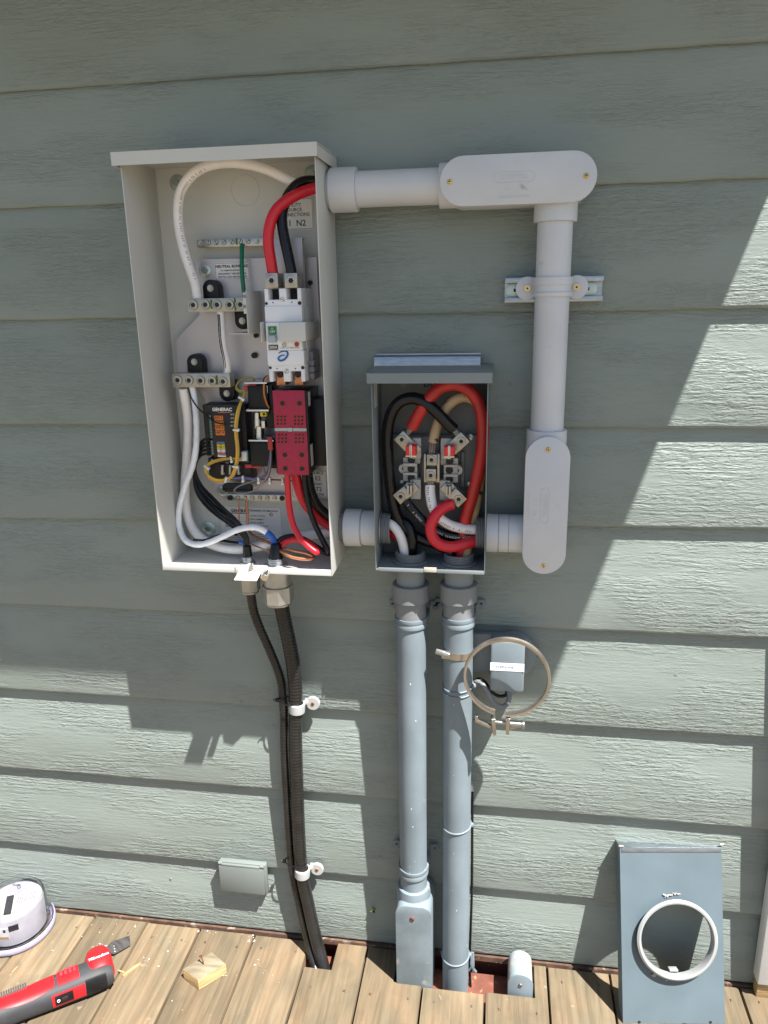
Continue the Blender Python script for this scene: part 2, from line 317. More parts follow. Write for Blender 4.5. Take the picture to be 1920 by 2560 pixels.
def finish(name, b, mats, off, parent, smooth=38):
    me = bpy.data.meshes.new(name); bmesh.ops.recalc_face_normals(b.bm, faces=[f for f in b.bm.faces]) if not getattr(b, 'raw', 0) else None
    for v in b.bm.verts: v.co -= off
    b.bm.to_mesh(me); b.bm.free()
    for m_ in (mats if isinstance(mats, (list, tuple)) else [mats]): me.materials.append(M[m_])
    me.polygons.foreach_set('use_smooth', [True] * len(me.polygons)); me.set_sharp_from_angle(angle=math.radians(smooth))
    o = bpy.data.objects.new(name, me); COL.objects.link(o)
    if parent: o.parent = parent
    return o
def tag(o, label=None, cat=None, group=None, kind=None):
    if label: o['label'] = label
    if cat: o['category'] = cat
    if group: o['group'] = group
    if kind: o['kind'] = kind
    return o
def thing(name, label, cat, loc, group=None):
    o = bpy.data.objects.new(name, None); COL.objects.link(o); o.location = loc; o.empty_display_size = .02; OFF[o.name] = V(loc)
    return tag(o, label, cat, group)
def part(name, b, mats, parent, label=None, smooth=38):
    o = finish(name, b, mats, OFF[parent.name], parent, smooth); OFF[o.name] = OFF[parent.name]
    if label: o['label'] = label
    return o
def solo(name, b, mats, label=None, cat=None, group=None, kind=None, smooth=38):
    vs_ = [v.co for v in b.bm.verts]; c = V(((min(v.x for v in vs_) + max(v.x for v in vs_)) / 2, (min(v.y for v in vs_) + max(v.y for v in vs_)) / 2, min(v.z for v in vs_)))
    o = finish(name, b, mats, c, None, smooth); o.location = c; OFF[o.name] = c
    return tag(o, label, cat, group, kind)
YN = V((0, -1, 0))
def pts(c, L): return [P(c, *q) for q in L]
def hexscrew(b, p, r, h=.003, dk=1):      # socket-head screw facing the camera side
    b.m(0).lathe([(r, -.004), (r, h * .6), (r * .93, h), (r * .72, h), (r * .64, h * .45), (.0001, h * .45)], p, YN, 24)
    b.m(dk).cyl(V(p) + YN * (h * .46), V(p) + YN * (h * .62), r * .5, 6); return b.m(0)
def slotscrew(b, p, r, ang=0, h=.0022, dk=1):
    b.m(0).lathe([(r, -.004), (r, h * .5), (r * .8, h), (.0001, h * 1.15)], p, YN, 20)
    X = Matrix.Translation(V(p)) @ Matrix.Rotation(ang, 4, 'Y'); b.m(dk).box(-r * .85, r * .85, -h * 1.35, -h * .6, -r * .12, r * .12, 0, X); return b.m(0)
def hexbolt(b, p, r, h=.004, w=None):
    if w: b.cyl(V(p), V(p) + YN * .0014, w, 32)
    b.cyl(V(p) + YN * .001, V(p) + YN * h, r, 6, bev=.0004); b.cyl(V(p) + YN * h, V(p) + YN * (h + .0015), r * .55, 12); return b
def cable(name, L, r, m_, label, n=14, mats=None, cat='cable', group=None, seg=7):
    b = B(); b.tube(cr(L, seg), r, n); return solo(name, b, mats or m_, label, cat, group)
# ------------------------------------------------------------------ the setting
LAPS = [(2.352, 2.352), (2.131, 2.131), (1.916, 1.916), (1.711, 1.710), (1.497, 1.496), (1.2815, 1.281), (1.071, 1.088), (.863, .862), (.640, .640), (.420, .419), (.1965, .1965), (.007, .007)]
XA, XB = -2.6, 1.7
zl = lambda i, x: LAPS[i][0] + (LAPS[i][1] - LAPS[i][0]) * (x + 1.0) / 1.55
b = B(); rnd = random.Random(3); NX = 300
for i in range(1, len(LAPS)):
    rows = []; jit = 0
    for k in range(NX + 1):
        x = XA + (XB - XA) * k / NX; z0 = zl(i, x) if i < len(LAPS) - 1 else .007; z1 = zl(i - 1, x) + .018; jit = .75 * jit + rnd.uniform(-.0006, .0006)
        jj = jit; s_ = .0128 / (z1 - .018 - z0)
        rows.append([b.bm.verts.new(q) for q in ((x, .0175, z0 + .0085 + jj), (x, .0052, z0 + jj), (x, .0016, z0 + .0022 + jj), (x, .0003, z0 + .0066 + jj * .6), (x, (z1 - z0) * .5 * s_, (z0 + z1) * .5), (x, (z1 - z0) * s_, z1))])
    for k in range(NX):
        for j in range(5): b.face([rows[k][j], rows[k][j + 1], rows[k + 1][j + 1], rows[k + 1][j]])
b.raw = 1
wall = solo('siding_wall', b, 'siding', 'grey-green painted lap siding wall of the house behind the electrical boxes', 'wall', smooth=60)
b = B(); b.box(XA, XB, .02, .18, -.55, 4.2); part('sheathing', b, 'rust', wall)
for x_, y_ in ((605, 1752), (526, 1757), (158, 1815), (820, 1752), (1795, 815), (1620, 1905), (1880, 2035), (1160, 1985), (425, 2200), (1275, 960), (1690, 1690), (1510, 1925), (950, 2140), (130, 1800)):
    p_ = P('X', x_, y_, .004); b = B(); zz = p_.z; i_ = max(k for k in range(len(LAPS)) if zl(k, p_.x) > zz) + 1; fr = (zz - zl(i_, p_.x)) / .213; b.lathe([(.0034, -.002), (.0032, .0006), (.0001, .0011)], (p_.x, .0128 * fr, zz), YN, 12); part('nail_head', b, 'pvcd', wall)
b = B()
b.box(XA, XB, -.0025, .019, -.01, .0038)
part('base_flashing', b, 'flash', wall, 'red-brown strip along the foot of the siding')
XY = Matrix(((1, 0, 0, 0), (0, 0, 1, 0), (0, 1, 0, 0), (0, 0, 0, 1)))
b = B(); b.prism([(-4, -.475), (.738, -.475), (.624, .0), (.560, .3), (-4, .3)], 2.192, 2.36, XY); b.prism([(-4, -.495), (.742, -.495), (.7382, -.4755), (-4, -.4755)], 2.253, 2.38, XY)
roof = solo('roof_overhang', b, 'roof', 'pale painted eave overhang high on the wall above the electrical boxes', 'roof')
# deck: one sheet of boards with notches
b = B(); PITCH = .1432; gap = .0045; dr = random.Random(5)
for k in range(-14, 14):
    x0 = -.004 + PITCH * k + gap / 2; x1 = x0 + PITCH - gap; yb = -.0045 - dr.uniform(0, .004); ye = -3.6
    rects = [(x0, x1, yb)]
    if k == -3: rects = [(x0, -.365, -.082), (-.365, x1, yb)]
    if k == -2: rects = [(x0, -.214, yb), (-.214, x1, -.094)]
    if k == -1: rects = [(x0, x1, -.099)]
    if k == 0: rects = [(x0, .108, -.094), (.108, x1, yb)]
    t = bmesh.new(); xs = sorted({r[0] for r in rects} | {r[1] for r in rects}); top = []
    for r in rects: top += [(r[0], r[2]), (r[1], r[2])]
    pl = [p_ for i_, p_ in enumerate(top)] + [(x1, ye), (x0, ye)]
    zt = dr.uniform(-.0012, .0012)
    a = [t.verts.new((x, y, zt)) for x, y in pl]; c = [t.verts.new((x, y, -.034)) for x, y in pl]; n = len(pl)
    f0 = t.faces.new(a); t.faces.new(c[::-1])
    for i_ in range(n): t.faces.new([a[i_], c[i_], c[(i_ + 1) % n], a[(i_ + 1) % n]])
    bmesh.ops.recalc_face_normals(t, faces=t.faces[:]); bmesh.ops.bevel(t, geom=list(f0.edges), offset=.0035, segments=2, affect='EDGES', profile=.5)
    b.merge(t)
    # deck screws: sunken heads
    for yy in (-.045, -.45):
        for xx in (x0 + .028, x1 - .028):
            if k in (-3, -2, -1, 0) and yy == -.045: yy2 = -.135
            else: yy2 = yy + dr.uniform(-.006, .006)
            b.m(1).cyl((xx + dr.uniform(-.006, .006), yy2, zt - .001), (xx, yy2, zt + .0005), .0030, 12); b.m(0)
deck = solo('deck', b, ['deck', 'nailhead'], kind='structure')
b = B(); b.box(-2.2, 1.6, -.118, -.0025, -.16, -.048); b.box(-2.2, 1.6, -3.6, -3.56, -.2, -.036)
for x in (-1.6, -1.2, -.8, -.4, 0.19, .6, 1.0): b.box(x, x + .038, -3.55, -.119, -.18, -.0355)
part('deck_frame', b, 'rust', deck)
b = B(); v = [b.bm.verts.new(q) for q in ((-150, -150, -.55), (150, -150, -.55), (150, 150, -.55), (-150, 150, -.55))]; b.face(v)
solo('ground', b, 'grass', kind='structure')
# white trim post at the right edge
q = P('I', 1575, 1345, -.034); b = B(); b.box(q.x, q.x + .14, -.034, .0, q.z, 1.9, .002)
post = solo('trim_board', b, 'whitepaint', 'white painted vertical trim board at the right edge of the wall', 'trim board')
b = B(); b.box(q.x + .004, q.x + .13, -.026, -.001, .001, q.z - .0005, .001); part('end_block', b, 'freshwood', post)

# ------------------------------------------------------------------ transfer switch enclosure
PX0, PX1, PZ0, PZ1, PY = -.654, -.3105, 1.0155, 1.757, -.140
YB = -.004
EN = thing('electrical_enclosure', 'tall open beige transfer switch enclosure with breaker and wiring inside', 'electrical box', ((PX0 + PX1) / 2, 0, PZ0))
b = B(); t = .0018
ZC = PZ1 + .0125
b.box(PX0, PX1, YB, -.002, PZ0, ZC)
b.box(PX0, PX0 + t, PY, YB, PZ0, ZC - .0005, .0004); b.box(PX1 - t, PX1, PY, YB, PZ0, ZC - .0005, .0004)
b.box(PX0 + t, PX1 - t, PY + .004, YB, PZ0, PZ0 + t); b.box(PX0 + t, PX1 - t, PY, PY + .0018, PZ0, PZ0 + .0125, .0004)
b.box(PX0 + t, PX1 - t, PY - .011, YB, ZC - .0018, ZC - .0002)
for x in (PX0 + .03, PX1 - .045): b.box(x, x + .018, PY + .008, PY + .034, ZC - .0045, ZC - .0022)
kc = P('A', 915, 405, YB); b.torus(kc, YN, .0270, .0009, 48, 6)
part('shell', b, 'beige', EN)
b = B(); X0, X1, Z0, Z1 = PX0 - .0085, PX1 + .0065, PZ1 - .006, PZ1 + .015
pr = [(-.0005, Z1 + .004), (PY - .014, Z1), (PY - .014, Z0), (PY - .0122, Z0), (PY - .0122, Z1 - .003), (-.0005, Z1 + .001)]
RZ = Matrix(((0, 1, 0, 0), (1, 0, 0, 0), (0, 0, 1, 0), (0, 0, 0, 1)))
b.prism(pr, X0, X1, RZ)
for x in (X0, X1 - .0018): b.prism([(-.0005, Z1 + .002), (PY - .0125, Z1 - .002), (PY - .0125, Z0), (-.0005, Z0)], x, x + .0018, RZ)
part('top_cap', b, 'beige', EN)
# hasp tab
b = B(); c0, c1 = P('F', 395, 70, PY).x, P('F', 595, 70, PY).x; zt = PZ0 + .011
b.box(c0 - .004, c1 + .014, PY - .0022, PY - .0004, PZ0 - .001, PZ0 + .017, .0004)
b.prism([(PY - .0004, PZ0 + .004), (PY - .029, PZ0 - .003), (PY - .029, PZ0 - .0045), (PY - .0004, PZ0 + .0022)], c0 + .002, c1, RZ)
hp = part('hasp_tab', b, 'beige', EN)
sx_ = (c0 + c1) / 2 + .008; b = B(); b.cyl((sx_, PY - .006, PZ0 + .002), (sx_, PY - .006, PZ0 + .024), .0032, 14); b.cyl((sx_, PY - .006, PZ0 + .003), (sx_, PY - .006, PZ0 + .008), .0065, 6, bev=.0005); part('stud', b, 'steel', hp)
kx = P('F', 632, 120, PY - .01); b = B(); b.cyl(kx + V((0, .01, 0)), kx + V((.002, -.012, -.004)), .0075, 20, bev=.001); part('knob', b, 'steel', hp)
def washer(c, x, y, r, name='mounting_bolt', base=YB, hr=.0062):
    p = P(c, x, y, base); b = B(); b.lathe([(r, 0), (r, .0015), (r * .92, .0022), (hr * 1.1, .0026), (.0001, .0026)], p, YN, 32); o = part(name, b, 'washer', EN)
    b = B(); hexbolt(b, p + YN * .002, hr, .005); part('bolt_head', b, 'zinc', o); return o
washer('A', 478, 358, .0150); washer('B', 448, 1603, .0170); washer('B', 1408, 1625, .0155); washer('A', 1350, 300, .0150)
# inner mounting plate
PY1 = -.024; poly = []
for c, x, y in (('A', 592, 852), ('A', 1376, 836), ('B', 1418, 1384), ('B', 500, 1368), ('B', 488, 1240), ('B', 440, 1010), ('B', 425, 560), ('B', 330, 470), ('B', 205, 330), ('B', 192, 95), ('A', 620, 1212)):
    p = P(c, x, y, PY1); poly.append((min(p.x, PX1 - .0025), p.z))
b = B(); b.prism(poly, PY1, PY1 + .002); part('mounting_plate', b, 'plate', EN)
x0, x1, z0, z1 = RC('A', 1085, 714, 1300, 1040, -.046)
b = B(); b.box(x0, x1, -.046, -.0445, z0, z1, .0004); b.box(x1 - .0016, x1, -.058, -.046, z0, z1); b.box(x0, x1, -.0445, -.026, z1 - .0018, z1 - .0003); part('breaker_mount', b, 'plate', EN)
for c, x, y in (('A', 655, 922), ('B', 565, 1296)): washer(c, x, y, .0118, 'plate_bolt', PY1, .006)
b = B()
for c, x, y, r in (('A', 980, 1472, 20), ('A', 1340, 1003, 15), ('A', 990, 1345, 15)):
    b = B(); p = P(c, x, y, PY1); b.cyl(p + YN * -.0005, p + YN * .009, r / 2.592 * 1.36 / 1880, 24, bev=.0006); part('plug_button', b, 'blackp', EN)

# labels
def label(c, q, y, lines, name='label', bg='label', border=True, mats=('ink',), extra=None):
    x0, x1, z0, z1 = RC(c, *q, y); w, h = x1 - x0, z1 - z0; b = B()
    b.box(x0, x1, y, y + .0006, z0, z1)
    b.m(1)
    if border:
        e = .0011; l = .0006
        for a in ((x0 + e, x1 - e, z0 + e, z0 + e + l), (x0 + e, x1 - e, z1 - e - l, z1 - e), (x0 + e, x0 + e + l, z0 + e, z1 - e), (x1 - e - l, x1 - e, z0 + e, z1 - e)): b.box(a[0], a[1], y - .0002, y, a[2], a[3])
    for L_ in lines:
        s_, fx, fz, fs = L_[:4]; al = L_[4] if len(L_) > 4 else 'CENTER'; of = L_[5] if len(L_) > 5 else .012; sx = L_[6] if len(L_) > 6 else 1
        b.m(L_[7] if len(L_) > 7 else 1); b.text(s_, x0 + fx * w, z0 + fz * h, y - .0003, fs * h, None, al, of, sx)
    if extra: extra(b, x0, x1, z0, z1, w, h, y)
    return part(name, b, [bg] + list(mats), EN)
label('A', (1102, 456, 1356, 660), YB - .0012, [('UTILITY', .5, .79, .155), ('SOURCE', .5, .635, .155), ('CONNECTIONS', .5, .48, .155), ('N1  N2', .5, .205, .27)])
label('A', (718, 870, 942, 982), PY1 - .0008, [('NEUTRAL BONDING', .5, .77, .22, 'CENTER', .035), ('TO REMOVE BONDING', .5, .53, .14, 'CENTER', .02), ('DISCONNECT WIRE BETWEEN', .5, .34, .14, 'CENTER', .02, .92), ('NEUTRAL AND GROUND BARS', .5, .16, .14, 'CENTER', .02, .92)])
label('B', (1112, 1135, 1396, 1350), PY1 - .0008, [('SOURCE', .72, .90, .13), ('E1  E2', .63, .70, .21), ('LOAD', .72, .50, .13), ('T1  T2', .63, .30, .21), ('CONNECTIONS', .55, .11, .13)])
def dl(b, x0, x1, z0, z1, w, h, y):
    b.m(1); b.box(x0 + .18 * w, x0 + .47 * w, y - .0003, y, z0 + .835 * h, z0 + .855 * h)
    for k in range(8): b.box(x0 + .07 * w, x0 + (.14 + .07 * random.random()) * w, y - .0003, y, z0 + (.50 + .028 * k) * h, z0 + (.512 + .028 * k + .006 * random.random()) * h)
    b.m(2)
    for k in range(4):
        for a in ((.24, .44, .725 - .085 * k, .729 - .085 * k), (.24, .243, .655 - .085 * k, .729 - .085 * k), (.44, .443, .655 - .085 * k, .729 - .085 * k)): b.box(x0 + a[0] * w, x0 + a[1] * w, y - .0003, y, z0 + a[2] * h, z0 + a[3] * h)
    for k in range(5): b.box(x0 + .1 * w, x0 + (.6 + .3 * random.random()) * w, y - .0003, y, z0 + (.12 + .05 * k) * h, z0 + (.132 + .05 * k) * h)
    p = V((x0 + .84 * w, y - .0002, z0 + .83 * h)); b.m(1).torus(p, YN, .0032, .0005, 24, 4); b.text('E', p.x, p.z, y - .0004, .005)
label('B', (555, 1430, 1033, 1746), YB - .0012, [('GENERAC', .33, .905, .105, 'CENTER', .04), ('TRANSFER SYSTEM DATA', .72, .915, .062, 'CENTER', .02), ('SYSTEM VOLTAGE', .48, .79, .048, 'LEFT', .01), ('SERIAL NUMBER', .48, .70, .048, 'LEFT', .01), ('MODEL NUMBER', .48, .615, .048, 'LEFT', .01), ('PRODUCTION DATE', .48, .535, .048, 'LEFT', .01)], 'label', 'labelg', False, ('ink', 'greyink'), dl)
# ground bars
def slot_bar(c, q, y, sl, ends, mark=None, plugs=False):
    x0, x1, z0, z1 = RC(c, *q, y); b = B(); b.box(x0, x1, y, y + .0075, z0, z1, .0006); o = part('ground_bar', b, 'zinc', EN)
    for i, (x, yy) in enumerate(sl):
        p = P(c, x, yy, y); b = B(); slotscrew(b, p, .0046, random.uniform(-1.5, 1.5)); part('terminal_screw', b, ['zinc', 'dark'], o)
    for x, yy in ends:
        p = P(c, x, yy, y); b = B()
        if plugs: b.cyl(p, p + YN * .0025, .0055, 20, bev=.0006); part('end_plug', b, 'blackp', o)
        else: hexbolt(b, p, .0045, .004, .0058); part('end_bolt', b, 'zinc', o)
    for xx in (x0 + .004, x1 - .014): b = B(); b.box(xx, xx + .010, y + .0075, -.005, z0 + .002, z1 - .002); part('foot', b, 'zinc', o)
    if mark: x0, x1, z0, z1 = RC(c, *mark, y); b = B(); b.box(x0, x1, y - .0008, y - .0001, z0, z1); part('paint_mark', b, 'greenmark', o)
slot_bar('A', (602, 718, 1032, 770), -.030, [(678, 743), (727, 741), (778, 740), (832, 738), (884, 736), (934, 734)], [(623, 746), (989, 733)], (853, 712, 865, 756))
slot_bar('B', (596, 1329, 1063, 1381), -.042, [(684, 1354), (742, 1354), (801, 1354), (861, 1354), (921, 1354), (979, 1354)], [(625, 1353), (1039, 1357)], None, True)
NBY = -.078
def neutral_bar(c, q, scr, marks):
    x0, x1, z0, z1 = RC(c, *q, NBY); b = B(); b.box(x0, x1, NBY, NBY + .026, z0, z1, .0006); o = part('neutral_bar', b, 'alu', EN)
    for x, y in scr:
        b = B(); hexscrew(b, P(c, x, y, NBY), .0094, .0030); part('lug_screw', b, ['zinc', 'dark'], o)
    for m_ in marks:
        x0, x1, z0, z1 = RC(c, *m_, NBY); b = B(); b.box(x0, x1, NBY - .0008, NBY - .0001, z0, z1, .0002); part('paint_mark', b, 'greenmark', o)
    return o
neutral_bar('A', (541, 1103, 918, 1191), [(578, 1147), (657, 1145), (733, 1146), (813, 1145), (884, 1144)], [(690, 1112, 702, 1172), (844, 1103, 856, 1184)])
neutral_bar('B', (162, 362, 622, 473), [(205, 416), (295, 418), (387, 420), (479, 421), (567, 427)], [(511, 378, 527, 452)])
def insulator(c, x, ytop, ybot, w, sy, upw):
    p = P(c, x, sy, -.050); r = w / 2 / CR[c][2] * 1.37 / 1880; zo = P(c, x, ytop if upw else ybot, -.05).z; n = 14
    zc = zo - r if upw else zo + r; zb = P(c, x, ybot if upw else ytop, -.05).z; sg = 1 if upw else -1
    poly = [(p.x + r * math.cos(a), zc + sg * r * math.sin(a)) for a in [math.pi * i / n for i in range(n + 1)]] + [(p.x - r, zb), (p.x + r, zb)]
    b = B(); b.prism(poly, -.050, PY1 - .0005, None, .0012); o = part('insulator', b, 'blackp', EN)
    b = B(); hexbolt(b, P(c, x, sy, -.050), .0052, .004, .0062); part('bolt_head', b, 'zinc', o)
insulator('A', 690, 982, 1150, 112, 1038, True); insulator('A', 896, 1150, 1305, 104, 1250, False)
insulator('B', 338, 208, 420, 138, 270, True); insulator('B', 597, 420, 586, 136, 522, False)
# bracket beside the breaker
pf, pb_ = P('L', 175, 780, -.112), P('L', 470, 780, -.03); x = pf.x; zt, zb = P('L', 300, 395, -.08).z, P('L', 300, 1130, -.08).z
b = B(); b.box(x, x + .0015, -.110, PY1, zb, zt, .0003)
q0, q1 = P('L', 112, 420, -.112), P('L', 178, 790, -.112); b.box(q0.x, x + .0015, -.1125, -.111, q1.z, zt - .003, .0003)
z_ = P('L', 100, 1140, -.1).z; b.box(P('L', -30, 1140, -.09).x, x, -.110, -.035, zb, zb + .0015)
o = part('side_bracket', b, 'beige', EN)
b = B()
for yy in (490, 665): p = P('L', 148, yy, -.1126); b.cyl(p, p + YN * .0004, .0032, 16)
part('bracket_hole', b, 'greyink', o)
# ---- circuit breaker
def lq(x0, y0, x1, y1, y): return RC('L', x0, y0, x1, y1, y)
BF = -.108
x0, x1, z0, z1 = lq(520, 352, 1158, 1970, BF); XL, XR = x0, x1
zT, zB = P('L', 800, 352, BF).z, P('L', 900, 1968, BF).z
zs = [P('L', 850, y_, BF).z for y_ in (352, 670, 932, 1422, 1668, 1968)]
b = B()
b.box(XL, XR, -.082, PY1 - .0005, zs[4], zs[1], .001)
b.box(XL, XR, BF - .0002, -.0815, zs[2], zs[1] + .001, .0012)
b.box(XL + .001, XR - .001, BF - .004, -.0815, zs[3], zs[2] - .0004, .0012)
b.box(XL, XR, BF - .0006, -.0815, zs[4] - .001, zs[3] - .0004, .0012)
w_ = XR - XL
for (za, zb, up_) in ((zs[1], zs[0], True), (zs[5], zs[4], False)):   # terminal ends: ribs with recesses
    h = abs(zb - za); zlo, zhi = min(za, zb), max(za, zb)
    cut = (zlo + h * .40, zhi) if up_ else (zlo, zlo + h * .60)
    solid = (zlo, cut[0]) if up_ else (cut[1], zhi)
    b.box(XL + .0006, XR - .0006, BF + .003, PY1 - .0005, solid[0] + .0002, solid[1] - .0002, .0006)
    for a, c_ in ((0, .105), (.40, .60), (.895, 1)): b.box(XL + .0006 + a * (w_ - .0012), XL + .0006 + c_ * (w_ - .0012), BF + .003, PY1 - .0005, cut[0] + (-.0004 if up_ else 0), cut[1] + (0 if up_ else .0004), .0006)
    b.box(XL + .003, XR - .003, -.055, PY1 - .0005, cut[0], cut[1])
CBK = part('circuit_breaker', b, 'breaker', EN)
b = B()
for a in (.105, .60): b.box(XL + (a + .004) * w_, XL + (a + .291) * w_, BF + .030, -.0555, zs[1] + (zs[0] - zs[1]) * .42, zs[0] - .0003); p = V((XL + (a + .16) * w_, BF + .030, zs[1] + (zs[0] - zs[1]) * .72)); b.torus(p, YN, .0042, .0012, 20, 6)
part('terminal_recess', b, 'brownp', CBK)
for a in (.105, .60): b = B(); b.box(XL + (a + .05) * w_, XL + (a + .291) * w_, BF + .014, -.0555, zs[5] - .008, zs[4] + (zs[5] - zs[4]) * .42, .0008); part('copper_terminal', b, 'copper', CBK)
for a in (.105, .60): p = V((XL + (a + .165) * w_, BF + .0138, zs[5] + (zs[4] - zs[5]) * .40)); b = B(); b.cyl(p, p + YN * .003, .0062, 24, bev=.0006); part('terminal_bolt', b, 'dark', CBK)

b = B(); 
for x, y, r in ((510, 614, .0026), (640, 598, .0012), (966, 592, .0012), (1112, 605, .0034), (580, 1725, .0026), (710, 1738, .0012), (1028, 1738, .0012), (1168, 1722, .0032)): p = P('L', x, y, BF + .003); p.x = min(max(p.x, XL + r + .0008), XR - r - .0008); b.cyl(p, p + YN * .0004, r, 18)
part('screw_hole', b, 'dark', CBK)
for x, y in ((800, 545), (872, 1782)):
    b = B(); slotscrew(b, P('L', x, y, BF + .0028), .0042, .4 if y < 900 else -.9, .0016); part('cover_screw', b, ['steel', 'dark'], CBK)
for x0_, x1_ in ((505, 722), (838, 1060)):
    xa, xb, za, zb = RC('L', x0_, 88, x1_, 345, -.108); b = B(); b.box(xa, xb, -.108, -.072, za, zb, .0006); o = part('cable_lug', b, 'alu', CBK)
    b = B(); hexscrew(b, V(((xa + xb) / 2, -.108, (za + zb) / 2)), .0098, .0012); part('lug_screw', b, ['zinc', 'dark'], CBK)
y_ = BF - .0046
xa, xb, za, zb = lq(563, 1008, 700, 1248, y_); b = B(); b.box(xa - .0012, xb + .0012, y_ + .0001, y_ + .001, za - .0006, zb + .0006); part('lever_slot', b, 'lever', CBK)
b = B(); b.box(xa, xb, y_ - .0004, y_ + .0002, za + (zb - za) * .42, zb); b.m(1); b.text('O', (xa + xb) / 2, za + (zb - za) * .82, y_ - .0008, .0052, None, 'CENTER', .01); b.text('OFF', (xa + xb) / 2, za + (zb - za) * .60, y_ - .0008, .0062, None, 'CENTER', .012)
part('off_flag', b, ['greenlab', 'whiteink'], CBK)
b = B(); b.box(xa + .0004, xb - .0004, y_ - .009, y_ + .0003, za - .004, za + (zb - za) * .34, .0012); part('switch_lever', b, 'lever', CBK)
xa, xb, za, zb = lq(563, 1328, 726, 1414, y_); b = B(); b.box(xa, xb, y_ - .0003, y_ + .0003, za, zb); b.m(1); b.text('200A', (xa + xb) / 2, (za + zb) / 2, y_ - .0006, .0072, None, 'CENTER', .02); part('rating_label', b, ['ink', 'whiteink'], CBK)
b = B(); p = P('L', 1050, 1320, y_); b.cyl(p + YN * -.0005, p + YN * .001, .0042, 24, bev=.0003); part('trip_button', b, 'redconn', CBK)
b = B(); p = P('L', 835, 1325, y_); b.torus(p, YN, .0036, .0004, 20, 4); b.text('UL', p.x, p.z, y_ + .0002, .0045); b.text('CIRCUIT BREAKER', P('L', 930, 1380, y_).x, P('L', 930, 1380, y_).z, y_ + .0002, .0044); part('printing', b, 'greyink', CBK)
b = B(); p = P('L', 810, 1525, BF - .0012); L_ = [V((p.x + dx * .0105, p.y + dy, p.z + dz * .0105)) for dx, dz, dy in ((-.75, .55, 0), (0, .85, 0), (.75, .8, 0), (.85, .2, 0), (.3, -.5, 0), (-.5, -.75, 0), (-.85, -.35, -.0002), (-.3, .1, -.0003), (.35, .2, -.0003))]
b.tube(cr(L_, 6), [.0007 + .0011 * math.sin(math.pi * i / 48) ** .7 for i in range(49)], 8); part('brand_mark', b, 'blueink', CBK)
# lock bracket across the breaker
xa, xb, za, zb = lq(748, 938, 1180, 1268, -.128); b = B(); b.box(xa, xb + .002, -.128, -.1265, za, zb, .0003); b.box(xb + .0005, xb + .002, -.1265, PY1, za + .001, zb - .001, .0003); b.box(xa, xa + .0015, -.1265, -.1115, za, zb, .0003)
q = P('L', 400, 1110, -.122); b.box(XL - .005, XL - .0035, -.124, PY1, za - .001, zb + .001, .0003); part('lock_bracket', b, 'beige', EN)
b = B(); b.box(XR - .0005, XR + .0085, -.075, PY1, zs[5], zs[3] - .005, .0006)
for k in range(3): b.box(XR + .0005, XR + .0105, -.08, -.04, zs[4] - .004 - k * .012, zs[4] + .005 - k * .012, .0005)
part('auxiliary_switch', b, 'greyw', EN)
# ---- contactor with red cover
CF = -.113
xa, xb, _, _ = RC('B', 979, 500, 1232, 1172, CF); zt, zb = P('B', 1092, 498, CF).z, P('B', 1122, 1172, CF).z
zg = P('B', 1108, 812, CF).z
b = B(); b.box(xa - .002, xb + .004, CF + .0035, PY1 - .0005, zb + .002, zt - .001, .001); b.box(xb + .004, xb + .030, -.085, PY1 - .0005, zb + .012, zt - .02, .001)
for k in range(4): b.box(xb + .030, xb + .036, -.078 + .002 * (k % 2), -.03, zt - .06 - k * .033, zt - .04 - k * .033, .001)
CT = part('contactor', b, 'blackp', EN)
b = B(); b.box(xa, xb, CF, CF + .0032, zg + .0035, zt, .0012); b.box(xa + .001, xb + .001, CF, CF + .0032, zb, zg - .0035, .0012); CV = part('terminal_cover', b, 'red', CT)
def holes(L_, r, dotr):
    b = B()
    for x, y in L_:
        p = P('B', x, y, CF); b.m(0).cyl(p + YN * -.0002, p + YN * .0003, r, 20); b.m(1).torus(p + YN * .0002, YN, r + dotr, dotr, 20, 5)
    return b
part('screw_hole', holes([(1040, 600), (1177, 600), (1060, 1012), (1195, 1012), (1063, 1120), (1197, 1122)], .0045, .00045), ['dark', 'redconn'], CT)
L_ = []
for ax_, ay in ((1032, 735), (1170, 736), (1040, 880), (1177, 880)):
    for i in (-1, 0, 1):
        for j in (-1, 0, 1): L_.append((ax_ + i * 29, ay + j * 29))
part('vent_hole', holes(L_, .0021, .00042), ['dark', 'redconn'], CT)
b = B(); b.box(xa + .0002, xb, CF + .0008, CF + .0034, zg - .0030, zg + .0030); b.box((xa + xb) / 2 - .004, (xa + xb) / 2 + .004, CF - .0025, CF + .001, zg - .0035, zg + .0045, .0005); part('divider', b, 'galv', CT)
xs, _, za, zc_ = RC('B', 1250, 920, 1283, 1090, -.09); b = B(); b.box(xb + .0042, xb + .0046, -.105, -.088, za, zc_); b.box(xb + .0042, xb + .0046, -.105, -.09, zt - .03, zt - .004); part('rating_label', b, 'labelg', CT)
p = P('B', 1335, 830, -.08); b = B(); b.cyl(p + V((-.012, .01, 0)), p + V((.01, .0, 0)), .006, 12, bev=.001); b.box(p.x - .004, p.x + .006, p.y - .004, p.y + .01, p.z - .012, p.z + .012, .001); part('lever_pivot', b, 'steel', CT)
